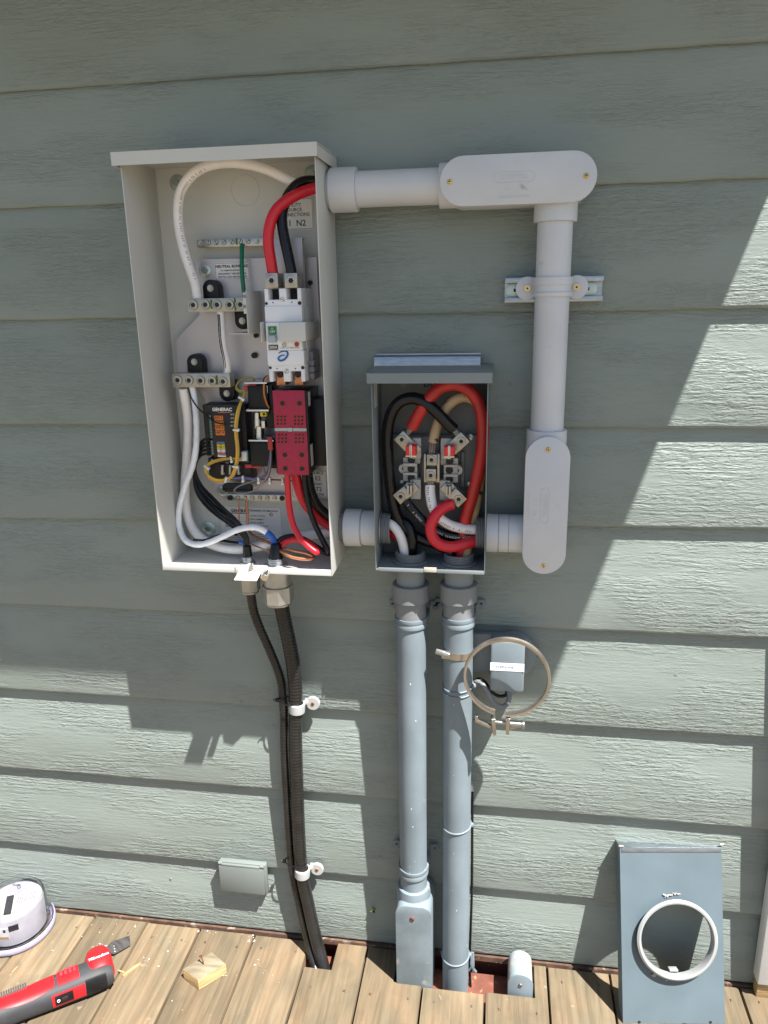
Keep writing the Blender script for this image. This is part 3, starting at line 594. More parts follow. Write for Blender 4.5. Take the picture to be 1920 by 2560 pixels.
# ---- coil / solenoid
def rb(c, q, yf, yb, bev=.001): xa, xb, za, zb = RC(c, *q, yf); return (xa, xb, yf, yb, za, zb, bev)
b = B(); b.box(*rb('B', (778, 905, 962, 1108), -.078, PY1 - .0005, .004)); part('solenoid', b, 'blackp', EN)
b = B(); b.box(*rb('B', (760, 455, 925, 650), -.078, PY1 - .0005, .004)); SO = part('solenoid', b, 'blackp', EN)
for q_ in ((748, 650, 930, 666), (768, 892, 968, 906), (735, 432, 915, 446)): b = B(); b.box(*rb('B', q_, -.086, -.03, .0006)); part('frame_plate', b, 'steel', SO)
b = B(); 
for (x, y0, y1, r) in ((840, 670, 800, .008), (858, 780, 890, .0095)):
    p0, p1 = P('B', x, y0, -.062), P('B', x, y1, -.062); b.cyl(p0, p1, r, 20, bev=.0006)
b.box(*rb('B', (872, 740, 900, 800), -.075, -.05)); part('plunger', b, 'steel', SO)
b = B(); b.box(*rb('B', (862, 672, 912, 706), -.085, -.07, .001)); b.m(1); p = P('B', 892, 688, -.0852); b.cyl(p, p + YN * .0004, .0026, 14); part('yellow_tab', b, ['yellowlab', 'dark'], SO)
for q_, y_ in (((905, 450, 965, 800), -.07), ((925, 900, 985, 1120), -.06)): b = B(); b.box(*rb('B', q_, y_, PY1 - .0005, .001)); part('coil_housing', b, 'blackp', SO)
b = B(); 
for y0, y1 in ((460, 520), (540, 590), (600, 640), (1050, 1100)): b.box(*rb('B', (912 if y0 < 900 else 945, y0, 922 if y0 < 900 else 957, y1), -.0765, -.070, .0005))
part('solder_tab', b, 'steel', SO)
# ---- controller
b = B(); b.box(*rb('B', (478, 640, 688, 1035), -.090, PY1 - .0005, .0015)); b.box(*rb('B', (418, 612, 752, 1020), -.066, PY1 - .0005, .0012)); b.box(*rb('B', (418, 612, 690, 668), -.0895, -.0655, .0012)); MC = part('controller', b, 'brownp', EN)
a_ = rb('B', (458, 692, 496, 880), -.076, -.0655, .0008); c_ = rb('B', (470, 895, 502, 1012), -.076, -.0655, .0008)
for (q_, n_) in ((a_, 8), (c_, 5)):
    b = B(); b.box(*q_); b.m(1)
    for k in range(n_): p = V(((q_[0] + q_[1]) / 2 - .001, -.0762, q_[4] + (k + .5) / n_ * (q_[5] - q_[4]))); b.cyl(p, p + YN * .0005, .0022, 12)
    part('terminal_block', b, ['greenpcb', 'greyw'], MC)
def mlab(q, m_, txt, tm='ink', sz=.0062, name='label'):
    xa, xb, za, zb = RC('B', *q, -.0907); b = B(); b.box(xa, xb, -.0906, -.0901, za, zb); b.m(1)
    if txt: b.text(txt, (xa + xb) / 2, (za + zb) / 2 + .001, -.0909, sz, None, 'CENTER', .02)
    part(name, b, [m_, tm], MC)
for k in range(4): mlab((496 + k * 4, 700 + k * 40, 566 + k * 5, 736 + k * 40), 'orangelab', 'A/C %d' % (k + 1))
for k, (m_, t_) in enumerate((('bluelab', ''), ('yellowlab', 'N'), ('yellowlab', 'N2'), ('labelg', 'E1'), ('redlab', 'T1 +12V'), ('label', '23 TRANSFER'))): mlab((515 + k * 2, 907 + k * 20.5, 578 + k * 2, 925 + k * 20.5), m_, t_, 'ink' if k != 4 else 'whiteink', .0042)
xa, xb, za, zb = RC('B', 492, 638, 626, 664, -.0907); b = B(); b.text('GENERAC', (xa + xb) / 2, (za + zb) / 2, -.0909, .0088, None, 'CENTER', .03, 1.0); b.m(1); b.box(xa + .008, xb, -.0907, -.0903, za - .0030, za - .0018); part('lettering', b, ['whiteink', 'orangelab'], MC)
b = B()
for k in range(4): p = P('B', 650, 690 + k * 30, -.0907); b.text('A/C %d' % (k + 1), p.x, p.z, -.0909, .0048)
part('lettering', b, 'whiteink', MC)
b = B(); b.box(*rb('B', (690, 988, 752, 1062), -.080, -.066, .001)); part('plug', b, 'whitep', MC)
b = B(); b.box(*rb('B', (748, 985, 768, 1072), -.070, -.05, .0008)); part('circuit_board', b, 'greenpcb', MC)
b = B(); b.box(*rb('B', (452, 1040, 785, 1215), -.064, PY1 - .0005, .0012)); b.box(*rb('B', (535, 1085, 720, 1180), -.068, -.06, .0012)); FB = part('fuse_block', b, 'brownp', EN)
for x in (562, 624, 688):
    b = B(); b.box(*rb('B', (x - 10, 1095, x + 10, 1120), -.073, -.066, .0004)); b.box(*rb('B', (x - 14, 1150, x + 14, 1170), -.073, -.066, .0004)); p0, p1 = P('B', x, 1102, -.072), P('B', x, 1165, -.072); b.cyl(p0, p1, .0032, 14)
    part('fuse', b, 'zinc', FB)
b = B(); p = P('B', 482, 1058, -.0645); slotscrew(b, p, .0038, .5); part('mounting_screw', b, ['zinc', 'dark'], FB)
b = B(); p = P('B', 602, 1076, -.0642); b.text('N1', p.x, p.z, -.0646, .005); part('lettering', b, 'whiteink', FB)
# ------------------------------------------------------------------ conduits
AX = -.046; R2 = .0302; RH = .0362
def thread(b, p0, ax, r, l, k):
    pr = []
    for i in range(k): pr += [(r - .0016, l * i / k), (r, l * (i + .35) / k), (r, l * (i + .65) / k)]
    pr.append((r - .0016, l)); pr += [(r - .006, l), (r - .006, l * .2)]; b.lathe(pr, p0, ax, 40); return b
def stadium(p, q, r, n=16):   # outline of a stadium between two points in the x,z plane
    a = math.atan2(q[1] - p[1], q[0] - p[0]); o = []
    for i in range(n + 1): t = a - math.pi / 2 + math.pi * i / n; o.append((q[0] + r * math.cos(t), q[1] + r * math.sin(t)))
    for i in range(n + 1): t = a + math.pi / 2 + math.pi * i / n; o.append((p[0] + r * math.cos(t), p[1] + r * math.sin(t)))
    return o
PR = thing('conduit_run', 'light grey plastic conduit with two capped elbow fittings joining tall box to small box', 'conduit', (.06, 0, 1.0))
zt1 = P('D', 430, 285, AX).z; xv = (P('X', 1388, 560, AX).x + P('X', 1374, 900, AX).x) / 2; zl2 = P('C', 1100, 1427, AX).z
# first fitting
CY = -.094
pl, pr_ = P('D', 697, 247, CY), P('D', 1557, 222, CY); ptp, pbt = P('D', 1130, 92, CY), P('D', 1130, 373, CY)
hr = (ptp.z - pbt.z) / 2; zc = zt1; A0 = (pl.x + hr, zc); A1 = (pr_.x - hr, zc)
b = B(); b.prism(stadium(A0, A1, hr - .0022), CY + .0042, -.008, None, .001); b.cyl((A0[0] - hr - .004, AX, zc), (A0[0] + .01, AX, zc), RH + .0006, 40, bev=.001); b.cyl((xv, AX, zc - hr - .026), (xv, AX, zc - hr + .02), RH + .0006, 40, bev=.001); FT = part('elbow_fitting', b, 'pvc', PR)
b = B(); b.prism(stadium(A0, A1, hr), CY, CY + .004, None, .0011); c1 = part('cover', b, 'pvc', PR)
def pvc_screw(p, par): b = B(); b.lathe([(.0044, -.001), (.0044, .0006), (.003, .0022), (.0001, .0027)], p, YN, 18); b.m(1).box(p.x - .0022, p.x + .0022, p.y - .003, p.y - .0022, p.z - .0005, p.z + .0005).box(p.x - .0005, p.x + .0005, p.y - .003, p.y - .0022, p.z - .0022, p.z + .0022); part('cover_screw', b, ['brass', 'dark'], par)
for q in ((750, 247), (1497, 221)): p = P('D', *q, CY); p.z = zc; pvc_screw(p, c1)
def emboss(cx, cz, X, par):
    b = B(); b.text('SCEPTER', cx, cz, CY, .0115, X, 'CENTER', .0, 1, .0005); b.text('2"', cx + .001, cz + .022, CY, .010, X, 'CENTER', 0, 1, .0004); b.text('C         US', cx + .003, cz - .018, CY, .008, X, 'CENTER', 0, 1, .0004); b.text('MADE IN CANADA', cx, cz - .030, CY, .006, X, 'CENTER', 0, 1, .0003)
    o_ = stadium((cx - .026, cz), (cx + .026, cz), .0078, 8); b.tube([(X or Matrix()) @ V((x, CY - .0001, z)) for x, z in o_], .0005, 6, True)
    part('embossed_lettering', b, 'pvc', par)
emboss(P('D', 1105, 230, CY).x, zc + .003, None, c1)
xL = PX1 + .0045; xR = A0[0] - hr - .0041
b = B(); b.cyl((xL, AX, zt1), (xL + .0475, AX, zt1), RH + .0012, 40, bev=.0012); b.cyl((PX1 - .012, AX, zt1), (xL - .0001, AX, zt1), .031, 32); part('coupling', b, 'pvc', PR)
b = B(); b.cyl((xL + .0476, AX, zt1), (xR, AX, zt1), R2, 40); part('pipe', b, 'pvc', PR)
# second fitting
CY2 = CY; t_, b_ = P('C', 1412, 700, CY2), P('C', 1383, 1735, CY2); hr2 = (P('C', 1566, 1200, CY2).x - P('C', 1231, 1200, CY2).x) / 2
xc = xv + .001; Q1, Q0 = (xc, t_.z - hr2), (xc, b_.z + hr2); zh = P('C', 1410, 642, AX).z
b = B(); b.prism(stadium(Q0, Q1, hr2 - .0022), CY2 + .0042, -.008, None, .001); b.cyl((xv, AX, Q1[1]), (xv, AX, zh), RH + .0006, 40, bev=.001); b.cyl((xc - hr2 - .026, AX, zl2), (xc - hr2 + .02, AX, zl2), RH + .0006, 40, bev=.001); part('elbow_fitting', b, 'pvc', PR)
b = B(); b.prism(stadium(Q0, Q1, hr2), CY2, CY2 + .004, None, .0011); c2 = part('cover', b, 'pvc', PR)
for q in ((1411, 795), (1377, 1672)): p = P('C', *q, CY2); p.x = xc; pvc_screw(p, c2)
p = P('C', 1400, 1220, CY2); emboss(0, 0, Matrix.Translation(V((xc - .002, 0, p.z))) @ Matrix.Translation(V((0, CY2, 0))) @ Matrix.Rotation(math.radians(90), 4, 'Y') @ Matrix.Translation(V((0, -CY2, 0))), c2)
b = B(); b.cyl((xv, AX, zh + .0001), (xv, AX, zc - hr - .0262), R2, 40); part('pipe', b, 'pvc', PR)
MX0, MX1, MZ0, MZ1, MY = -.2315, -.0215, 1.019, 1.384, -.110
xq = xc - hr2 - .0262
b = B(); xm = (MX1 + xq) / 2 + .002; b.cyl((MX1 + .0005, AX, zl2), (xm - .0006, AX, zl2), RH + .001, 40, bev=.001); b.cyl((xm + .0006, AX, zl2), (xq - .0002, AX, zl2), RH + .0008, 40, bev=.001); b.cyl((xm - .0007, AX, zl2), (xm + .0007, AX, zl2), RH - .002, 32); part('coupling', b, 'pvc', PR)
b = B(); thread(b, (MX1 - .0005, AX, zl2), (-1, 0, 0), .0305, .019, 6); part('threaded_end', b, 'pvcd', PR)
# nipple between the boxes
zn = P('C', 50, 1386, AX).z
NP = thing('conduit_nipple', 'short light grey plastic conduit coupling bridging the tall beige box and the small grey box', 'conduit', ((PX1 + MX0) / 2, AX, zn - RH))
b = B(); xa = PX1 + .010; xb = MX0 - .003; xm = xa + (xb - xa) * .52; b.cyl((xa, AX, zn), (xm - .0004, AX, zn), RH + .0012, 40, bev=.0012); b.cyl((xm + .0012, AX, zn), (xb, AX, zn), RH - .001, 40, bev=.001); b.cyl((xm - .0005, AX, zn), (xm + .0013, AX, zn), RH - .003, 32); part('coupling', b, 'pvc', NP)
b = B(); thread(b, (MX0 + .0025, AX, zn), (1, 0, 0), .0305, .020, 6); b.cyl((xb - .0005, AX, zn), (MX0 + .0024, AX, zn), .0295, 32); part('threaded_end', b, 'pvcd', NP)
b = B(); b.cyl((PX1 - .012, AX, zn), (xa + .0005, AX, zn), .0295, 32); part('threaded_end', b, 'pvcd', NP)
b = B(); b.cyl((MX0 + .0022, AX, zn), (MX0 + .006, AX, zn), .037, 12, bev=.0008); part('locknut', b, 'galv', NP)

# ------------------------------------------------------------------ meter socket box
MS = thing('meter_socket_box', 'small open grey meter socket box with red clipped jaws and looping cables', 'electrical box', ((MX0 + MX1) / 2, 0, MZ0))
t = .0016; b = B()
b.mi = 1; b.box(MX0 + t, MX1 - t, YB, -.002, MZ0 + t, MZ1 - .003)
b.mi = 0
for x in (MX0, MX1 - t): b.box(x, x + t, MY, -.0022, MZ0, MZ1 - .003, .0004)
b.box(MX0 + t, MX1 - t, MY + .003, YB, MZ0, MZ0 + t)
xm = P('E', 520, 80, MY).x
for x0_, x1_ in ((MX0 + .006, xm - .013), (xm + .013, MX1 - t)): b.box(x0_, x1_, MY, MY + .0016, MZ0 - .001, MZ0 + .0065, .0003)
b.box(MX0 + t, MX1 - t, MY + .02, YB, MZ1 - .006, MZ1 - .0045)
part('shell', b, ['boxpaint', 'boxin'], MS)
b = B(); b.box(xm - .012, xm + .012, MY - .001, MY + .001, MZ0 + .0005, MZ0 + .010, .0004); part('latch_tab', b, 'scrape', MS)
b = B(); X0, X1, Z0, Z1 = MX0 - .006, MX1 + .007, MZ1 - .005, MZ1 + .013
b.prism([(-.0005, Z1 + .006), (MY - .010, Z1), (MY - .010, Z0), (MY - .0085, Z0), (MY - .0085, Z1 - .003), (-.0005, Z1 + .003)], X0, X1, RZ)
for x in (X0, X1 - .0016): b.prism([(-.0005, Z1 + .004), (MY - .009, Z1 - .002), (MY - .009, Z0), (-.0005, Z0)], x, x + .0016, RZ)
part('top_cap', b, 'boxpaint', MS)
b = B(); p = P('C', 545, 296, YB - .0002); b.text('EK40', p.x + .001, p.z - .001, YB - .0003, .019, None, 'CENTER', .01, .9); part('lettering', b, 'dark', MS)
xa, _, za, zb = RC('C', 100, 285, 130, 470, -.06); b = B(); b.box(MX0 + t, MX0 + t + .0003, -.085, -.055, za, zb); b.m(1)
for k in range(12): b.box(MX0 + t + .0003, MX0 + t + .0005, -.083, -.060 - .01 * random.random(), za + (k + .3) / 12 * (zb - za), za + (k + .6) / 12 * (zb - za))
part('label', b, ['labelg', 'greyink'], MS)
for q in ((325, 300), (838, 292)): p = P('C', *q, YB); b = B(); b.lathe([(.008, 0), (.0075, .0012), (.0045, .0016), (.0040, .003), (.0001, .0035)], p, YN, 24); part('mounting_screw', b, 'boxpaint', MS)
def oq(x0, y0, x1, y1, y): return RC('O', x0, y0, x1, y1, y)
def obox(b, q, yf, yb, bev=.001): xa, xb, za, zb = oq(*q, yf); b.box(xa, xb, yf, yb, za, zb, bev); return b
b = B(); obox(b, (140, 185, 1610, 1085), -.016, YB - .0005, .001); obox(b, (640, 215, 960, 980), -.024, -.0155, .001); obox(b, (1330, 480, 1390, 1090), -.024, -.0155, .001); SB = part('socket_base', b, 'boxin', MS)
b = B()
for x, y in ((1492, 228), (1485, 1050), (298, 1020)): p = P('O', x, y, -.0165); b.lathe([(.0062, 0), (.006, .001), (.0036, .0014), (.0034, .003), (.0001, .0034)], p, YN, 20)
part('base_screw', b, 'galv', SB)
for q3 in ('L', 'R'):
    b = B(); Lf = q3 == 'L'
    if Lf: qs = [((475, 245, 640, 600), -.046), ((330, 578, 628, 684), -.040), ((330, 682, 570, 735), -.048), ((330, 733, 574, 832), -.042), ((328, 848, 576, 990), -.040), ((328, 846, 570, 885), -.048), ((455, 962, 635, 1300), -.046)]; ear = (335, 776); hl = ((473, 622), (470, 778), (470, 930)); he = (335, 774)
    else: qs = [((978, 250, 1165, 610), -.046), ((975, 590, 1280, 712), -.040), ((1030, 708, 1275, 748), -.048), ((1030, 745, 1275, 862), -.042), ((1028, 905, 1276, 1012), -.040), ((1028, 872, 1275, 915), -.048), ((960, 978, 1145, 1320), -.046)]; ear = (1272, 803); hl = ((1135, 642), (1130, 797), (1130, 955)); he = (1272, 803)
    for i_, (q, y) in enumerate(qs): obox(b, q, y - .0003 * i_, -.0165, .0012)
    p = P('O', *ear, -.041); b.cyl(p, p + V((0, .012, 0)), .0098, 28, bev=.001)
    J = part('jaw_base', b, 'mould', MS)
    b = B()
    for h_ in hl: p = P('O', *h_, -.0435); b.cyl(p + YN * -.001, p + YN * .0006, .0072, 24)
    p = P('O', *he, -.0412); b.cyl(p, p + YN * .0004, .003, 16); part('screw_hole', b, 'dark', J)
LG = -.062
def lugbar(e0, e1, w, sc):
    a, c = P('O', *e0, LG), P('O', *e1, LG); d = c - a; l = d.length; ang = math.atan2(d.z, d.x)
    X = Matrix.Translation(a) @ Matrix.Rotation(-ang, 4, 'Y'); b = B(); b.box(0, l * .62, 0, .022, -w / 2, w / 2, .0008, X); b.box(l * .62, l, .006, .014, -w / 2, w / 2, .0006, X); o = part('line_lug', b, 'alu', MS)
    b = B(); hexscrew(b, P('O', *sc, LG), .0086, .0022); part('lug_screw', b, ['zinc', 'dark'], o)
    b = B(); p = a + d * .72; p.y = LG + .006
    for s_ in (-.28, .28): q = p + V((-math.sin(ang), 0, math.cos(ang))) * w * s_; b.cyl(q, q + YN * .0012, .0030, 16)
    part('rivet', b, 'zinc', o); return o
lugbar((250, 195), (560, 520), .0250, (307, 268)); lugbar((1405, 222), (1090, 510), .0250, (1335, 300)); lugbar((217, 1312), (535, 1062), .0236, (287, 1253)); lugbar((1357, 1372), (1040, 1062), .0240, (1290, 1300))
for x, y in ((462, 478), (1125, 492)):
    b = B(); b.m(0)
    for s_ in (-1, 1):
        xa, xb, za, zb = oq(x + (s_ - 1) * 45 + (6 if s_ > 0 else 0), y - 118, x + (s_ + 1) * 45 - (6 if s_ < 0 else 0), y + 118, -.086); b.box(xa, xb, -.0865, -.060, za + .003, zb - .002, .0022)
        b.m(1); b.box(*( (xb - .0015, xb + .0003) if s_ < 0 else (xa - .0003, xa + .0015)), -.0872, -.060, za + .001, zb, .0004); b.box(xa, xb, -.0868, -.0862, za + .0035, za + .0055); b.m(0)
    part('meter_jaw', b, ['clipred', 'steel'], MS, 'meter jaw covered by a red plastic clip')
for x, y in ((438, 1150), (1108, 1165)):
    b = B()
    for s_ in (-1, 1):
        xa, xb, za, zb = oq(x + s_ * 26 - 20, y - 90, x + s_ * 26 + 20, y + 85, -.084); b.box(xa, xb, -.084, -.052, za, zb, .0012)
    xa, xb, za, zb = oq(x - 55, y - 130, x + 55, y - 85, -.07); b.box(xa, xb, -.070, -.052, za, zb, .0015); part('meter_jaw', b, 'zinc', MS, 'bare metal meter jaw')
b = B(); obox(b, (690, 520, 958, 1010), -.036, -.0242, .0008); obox(b, (690, 520, 725, 1010), -.058, -.0355, .0006); obox(b, (918, 520, 958, 1010), -.058, -.0355, .0006); NB = part('neutral_block', b, 'alu', MS)
b = B(); obox(b, (740, 532, 912, 716), -.064, -.036, .0008); obox(b, (728, 780, 896, 986), -.064, -.036, .0008); part('neutral_lug', b, 'alu', MS)
b = B()
for q in ((820, 620), (808, 890)): hexscrew(b, P('O', *q, -.064), .0086, .0020)
part('lug_screw', b, ['zinc', 'dark'], MS)

# ------------------------------------------------------------------ lower grey conduits
gx = (P('E', 378, 900, -.05).x + P('H', 862, 200, -.05).x) / 2; gx2 = (P('E', 727, 900, -.05).x + P('H', 1092, 300, -.05).x) / 2; GY = -.050
print('GX', gx, gx2, 'xv', xv, 'zt1', zt1, 'zl2', zl2, 'zn', zn)
def ez(x, y, d=GY - R2): return P('E', x, y, d).z
def lower(name, label, x, ys, zend, exx):
    T = thing(name, label, 'conduit', (x, GY, zend)); z = [ez(exx, y) for y in ys]
    b = B(); thread(b, (x, GY - .004, MZ0 + .006), (0, 0, 1), .0300, .016, 5); part('threaded_end', b, 'pvcd', T)
    b = B(); b.cyl((x, GY - .004, MZ0 + .0017), (x, GY - .004, MZ0 + .0062), .0365, 10, bev=.0008); part('locknut', b, 'pvcd', T)
    b = B(); b.cyl((x, GY, z[0]), (x, GY, MZ0 - .0002), .0288, 40); part('adapter', b, 'boxpaint', T)
    b = B(); b.lathe([(.0372, z[1]), (.0372, z[0]), (.0352, z[0] + .0015), (.0289, z[0] + .0015), (.0289, z[1])], (x, GY, 0), (0, 0, 1), 40, False, True); part('coupling', b, 'pvcd', T)
    b = B(); b.cyl((x, GY, z[2]), (x, GY, z[1] + .0005), .0312, 40); part('bare_pipe', b, 'pvcd', T)
    b = B(); b.cyl((x, GY, zend), (x, GY, z[2] - .0001), R2, 40); part('pipe', b, 'bluegrey', T)
    b = B(); rr = random.Random(int(x * 1e4))
    for _ in range(7):
        a = rr.uniform(-1.9, -.9); z_ = rr.uniform(max(zend, .1), z[2]); c = V((x + math.cos(a) * (R2 - .0003), GY + math.sin(a) * (R2 - .0003), z_)); b.sphere(c, .0007 + .0009 * rr.random(), (.9, .4, rr.uniform(1, 2.2)), 8, 6)
    part('paint_chip', b, 'pvc', T); return T
zLB = P('H', 860, 450, -.08).z
LC = lower('grey_conduit', 'blue-grey painted conduit that ends in a capped elbow fitting at the deck', gx, (212, 330, 462), zLB - .002, 370)
RCn = lower('grey_conduit', 'blue-grey painted straight conduit with a metal hose clamp round it', gx2, (212, 335, 462), -.155, 735)
# elbow at the foot of the first conduit
LBY = -.0985
xa, xb = P('H', 764, 720, LBY).x, P('H', 958, 720, LBY).x; ztop = P('H', 855, 497, LBY).z; r = .022
poly = [(xa, -.15), (xb, -.15)] + [(xb - r + r * math.cos(t), ztop - r + r * math.sin(t)) for t in [math.pi / 2 * i / 8 for i in range(9)]] + [(xa + r + r * math.cos(t), ztop - r + r * math.sin(t)) for t in [math.pi / 2 + math.pi / 2 * i / 8 for i in range(9)]]
sh = lambda k: [((xa + xb) / 2 + (x - (xa + xb) / 2) * k, z + (.002 if k > 1 else -.002) * 0) for x, z in poly]
b = B(); b.prism(sh(.97), LBY + .0035, -.004, None, .004); b.lathe([(R2 + .001, zLB + .014), (.036, zLB + .012), (.0385, zLB - .004), (.0385, ztop - .022)], (gx, GY, 0), (0, 0, 1), 40); part('elbow_body', b, 'bluegrey', LC)
b = B(); b.prism(poly, LBY, LBY + .0036, None, .0012); o = part('elbow_cover', b, 'peelcover', LC)
b = B(); p = P('H', 852, 562, LBY); slotscrew(b, p, .0055, .8, .002); part('cover_screw', b, ['rust', 'dark'], o)

def strap(label, x, z, r, el, er, group='conduit straps', tilt=0, m_='bluegrey'):
    T = thing('conduit_strap', label, 'strap', (x, 0, z), group); b = B()
    pr = [(r, -.010), (r + .0028, -.010), (r + .0034, -.004), (r + .0018, 0), (r + .0034, .004), (r + .0028, .010), (r, .010)]
    b.lathe(pr, (x, GY, z), (tilt, 0, 1), 40, False, True); part('band', b, m_, T)
    for s_, e in ((-1, el), (1, er)):
        if not e: continue
        b = B(); xx = x + s_ * (r + .012); b.box(xx - .009, xx + .009, -.005, -.0022, z + e - .008, z + e + .010, .0012); b.box(min(x + s_ * (r - .004), x + s_ * (r + .0035)), max(x + s_ * (r - .004), x + s_ * (r + .0035)), -.046, -.0052, z - .005, z + .008, .001); b.m(1); b.cyl((xx + s_ * .002, -.0055, z + e + .001), (xx + s_ * .002, -.0048, z + e + .001), .0026, 14); b.m(0); part('ear', b, [m_, 'dark'], T)
strap('painted strap high on the conduit with the capped elbow, just under its dark coupling', gx, ez(370, 490), R2 + .0004, .014, .014)
strap('painted strap high on the hose-clamped conduit, just above the hose clamp', gx2, ez(735, 485), R2 + .0004, .014, .016)
strap('painted strap low on the conduit, just above its capped elbow at the deck', gx, P('H', 865, 338, GY - R2).z, R2 + .0004, .022, .02)
def wiretie(label, x, z, k, nm='wire_tie', tl=.10):
    b = B()
    for j in range(k): b.torus((x, GY, z - j * .011), (-.06 + .03 * j, -tl, 1), R2 + .0012, .0017, 48, 8)
    b.sphere((x + R2 + .003, GY + .006, z - .005), .0045, (1, 1, 1.4), 8, 6)
    return solo(nm, b, 'bluegrey', label, 'tie', 'wire ties round the straight conduit')
wiretie('painted double tie round the straight conduit behind the brass meter ring', gx2, ez(730, 975), 2)
wiretie('painted single tie round the straight conduit at its middle height', gx2, P('H', 1092, 92, GY - R2).z, 1)
wiretie('painted single tie round the straight conduit near the deck hole', gx2, P('H', 1085, 812, GY - R2).z, 1)
# loose wires beside the straight conduit
cable('thin_wire', pts('H', [(1181, -130, -.018), (1180, 100, -.016), (1178, 400, -.018), (1172, 600, -.016), (1166, 770, -.02), (1166, 850, -.03), (1172, 960, -.045), (1172, 1010, -.05)]), .0030, 'blackwire', 'thin black wire running down beside the straight grey conduit into the deck hole', 8)
b = B(); p = P('H', 1180, 800, -.035)
for k in range(5): b.tube(cr([p + V((random.uniform(-.004, .004), 0, .03)), p + V((random.uniform(-.006, .006), -.006, .0)), p + V((random.uniform(-.01, .01), -.004, -.022))], 4), .0026, 6)
solo('frayed_strap', b, 'bluegrey', 'frayed painted cord end tied to the straight conduit just above the deck', 'cord')

# ------------------------------------------------------------------ hose clamp, meter ring, telephone box
zc_ = ez(727, 722); HC = thing('hose_clamp', 'worm-drive hose clamp tightened round the straight grey conduit', 'clamp', (gx2, GY, zc_ - .008))
b = B(); b.lathe([(R2 + .0004, -.0072), (R2 + .0014, -.0072), (R2 + .0014, .0072), (R2 + .0004, .0072)], (gx2, GY, zc_), (.05, 0, 1), 44, False, True); part('band', b, 'tan', HC)
p = V((gx2 - R2 * .80, GY - R2 * .72, zc_ + .003)); b = B(); b.box(p.x - .008, p.x + .010, p.y - .008, p.y + .002, p.z - .008, p.z + .007, .001); b.cyl(p + V((-.020, -.005, .007)), p + V((.008, -.005, -.001)), .006, 8, bev=.0006); part('worm_screw', b, 'zinc', HC)
rc = P('E', 1086, 868, -.100); RR = .0828
MR = thing('meter_ring', 'open tarnished metal meter ring hanging in front of the telephone box', 'meter ring', (rc.x, rc.y, rc.z - RR))
b = B(); a0, a1 = math.radians(-90), math.radians(360 - 105); sec = [(-.0032, .0072), (.0012, .0078), (.0024, .0035), (.0008, 0), (.0024, -.0035), (.0012, -.0078), (-.0032, -.0072), (-.0016, 0)]; rings = []
for i in range(81):
    a = a0 + (a1 - a0) * i / 80; d = V((math.cos(a), 0, math.sin(a))); rings.append([b.bm.verts.new(rc + d * (RR + q[0]) + V((0, q[1], 0))) for q in sec])
b.skin(rings); part('band', b, 'tan', MR)
for (ex, ey, sg) in ((985, 1190, -1), (1095, 1185, 1)):
    p = P('E', ex, ey, -.100); b = B(); b.prism([(p.x - .0035, p.z + .008), (p.x + .0045, p.z + .008), (p.x + .0030 - sg * .004, p.z - .029), (p.x - .0030 - sg * .004, p.z - .029)] if sg < 0 else [(p.x - .0045, p.z + .008), (p.x + .0045, p.z + .008), (p.x + .0030, p.z - .029), (p.x - .0030, p.z - .029)], -.108, -.092, None, .0008)
    if sg < 0: b.prism([(p.x - .036, p.z - .004), (p.x - .004, p.z - .017), (p.x - .004, p.z - .010), (p.x - .030, p.z + .001), (p.x - .031, p.z + .010), (p.x - .036, p.z + .010)], -.104, -.096, None, .0008)
    else: b.prism([(p.x + .004, p.z - .022), (p.x + .018, p.z - .015), (p.x + .018, p.z - .011), (p.x + .004, p.z - .012)], -.104, -.096, None, .0008)
    part('screw_lug', b, 'zinc', MR)
p = P('E', 1060, 1205, -.1); b = B(); b.cyl(p + V((-.024, 0, .001)), p + V((.030, 0, -.002)), .0038, 10); b.cyl(p + V((.014, 0, -.001)), p + V((.036, 0, -.002)), .0066, 14); b.cyl(p + V((.037, 0, -.002)), p + V((.043, 0, -.002)), .0085, 14, bev=.001); part('tightening_screw', b, 'zinc', MR)
TB = thing('telephone_box', 'small blue-grey telephone box with a white strip label inside the hanging metal ring', 'telephone box', P('E', 1090, 985, -.03))
TY = -.058; xa, xb, za, zb = RC('E', 964, 606, 1218, 982, TY)
b = B(); b.box(xa, xb, TY, -.0175, za, zb, .006); part('cover', b, 'bluegrey', TB)
b = B(); xa2, xb2, za2, zb2 = RC('E', 840, 548, 1180, 832, -.012); b.box(xa2, xb2, -.017, -.0005, za2, zb2, .001); b.cyl(((xa + xb) / 2 + .010, -.0172, (za + zb) / 2 + .006), ((xa + xb) / 2 + .010, -.0006, (za + zb) / 2 + .006), .049, 40); part('back_plate', b, 'boxpaint', TB)
_, _, z0, z1 = RC('E', 960, 765, 1215, 822, TY); b = B(); b.box(xa + .0002, xb - .0002, TY - .0006, TY + .0001, z0, z1); b.m(1); b.text('TELEPHONE', xa + .4 * (xb - xa), (z0 + z1) / 2, TY - .0009, .0072, None, 'CENTER', .0); part('label', b, ['whitetape', 'bluelab'], TB)
cable('telephone_wire', pts('E', [(838, 935, -.02), (860, 905, -.034), (905, 915, -.044), (945, 980, -.05), (985, 1050, -.052), (1040, 1085, -.05), (1085, 1070, -.044), (1106, 1020, -.04), (1104, 972, -.036)]), .0052, 'pvcd', 'thick grey wire looping out below the telephone box to the conduit', 12)
cable('telephone_wire', pts('E', [(842, 905, -.016), (880, 880, -.026), (925, 905, -.032), (975, 975, -.034), (1030, 1008, -.032), (1080, 1000, -.03), (1088, 970, -.028)]), .0036, 'blackwire', 'thin black wire looping behind the thick grey one below the telephone box', 10)

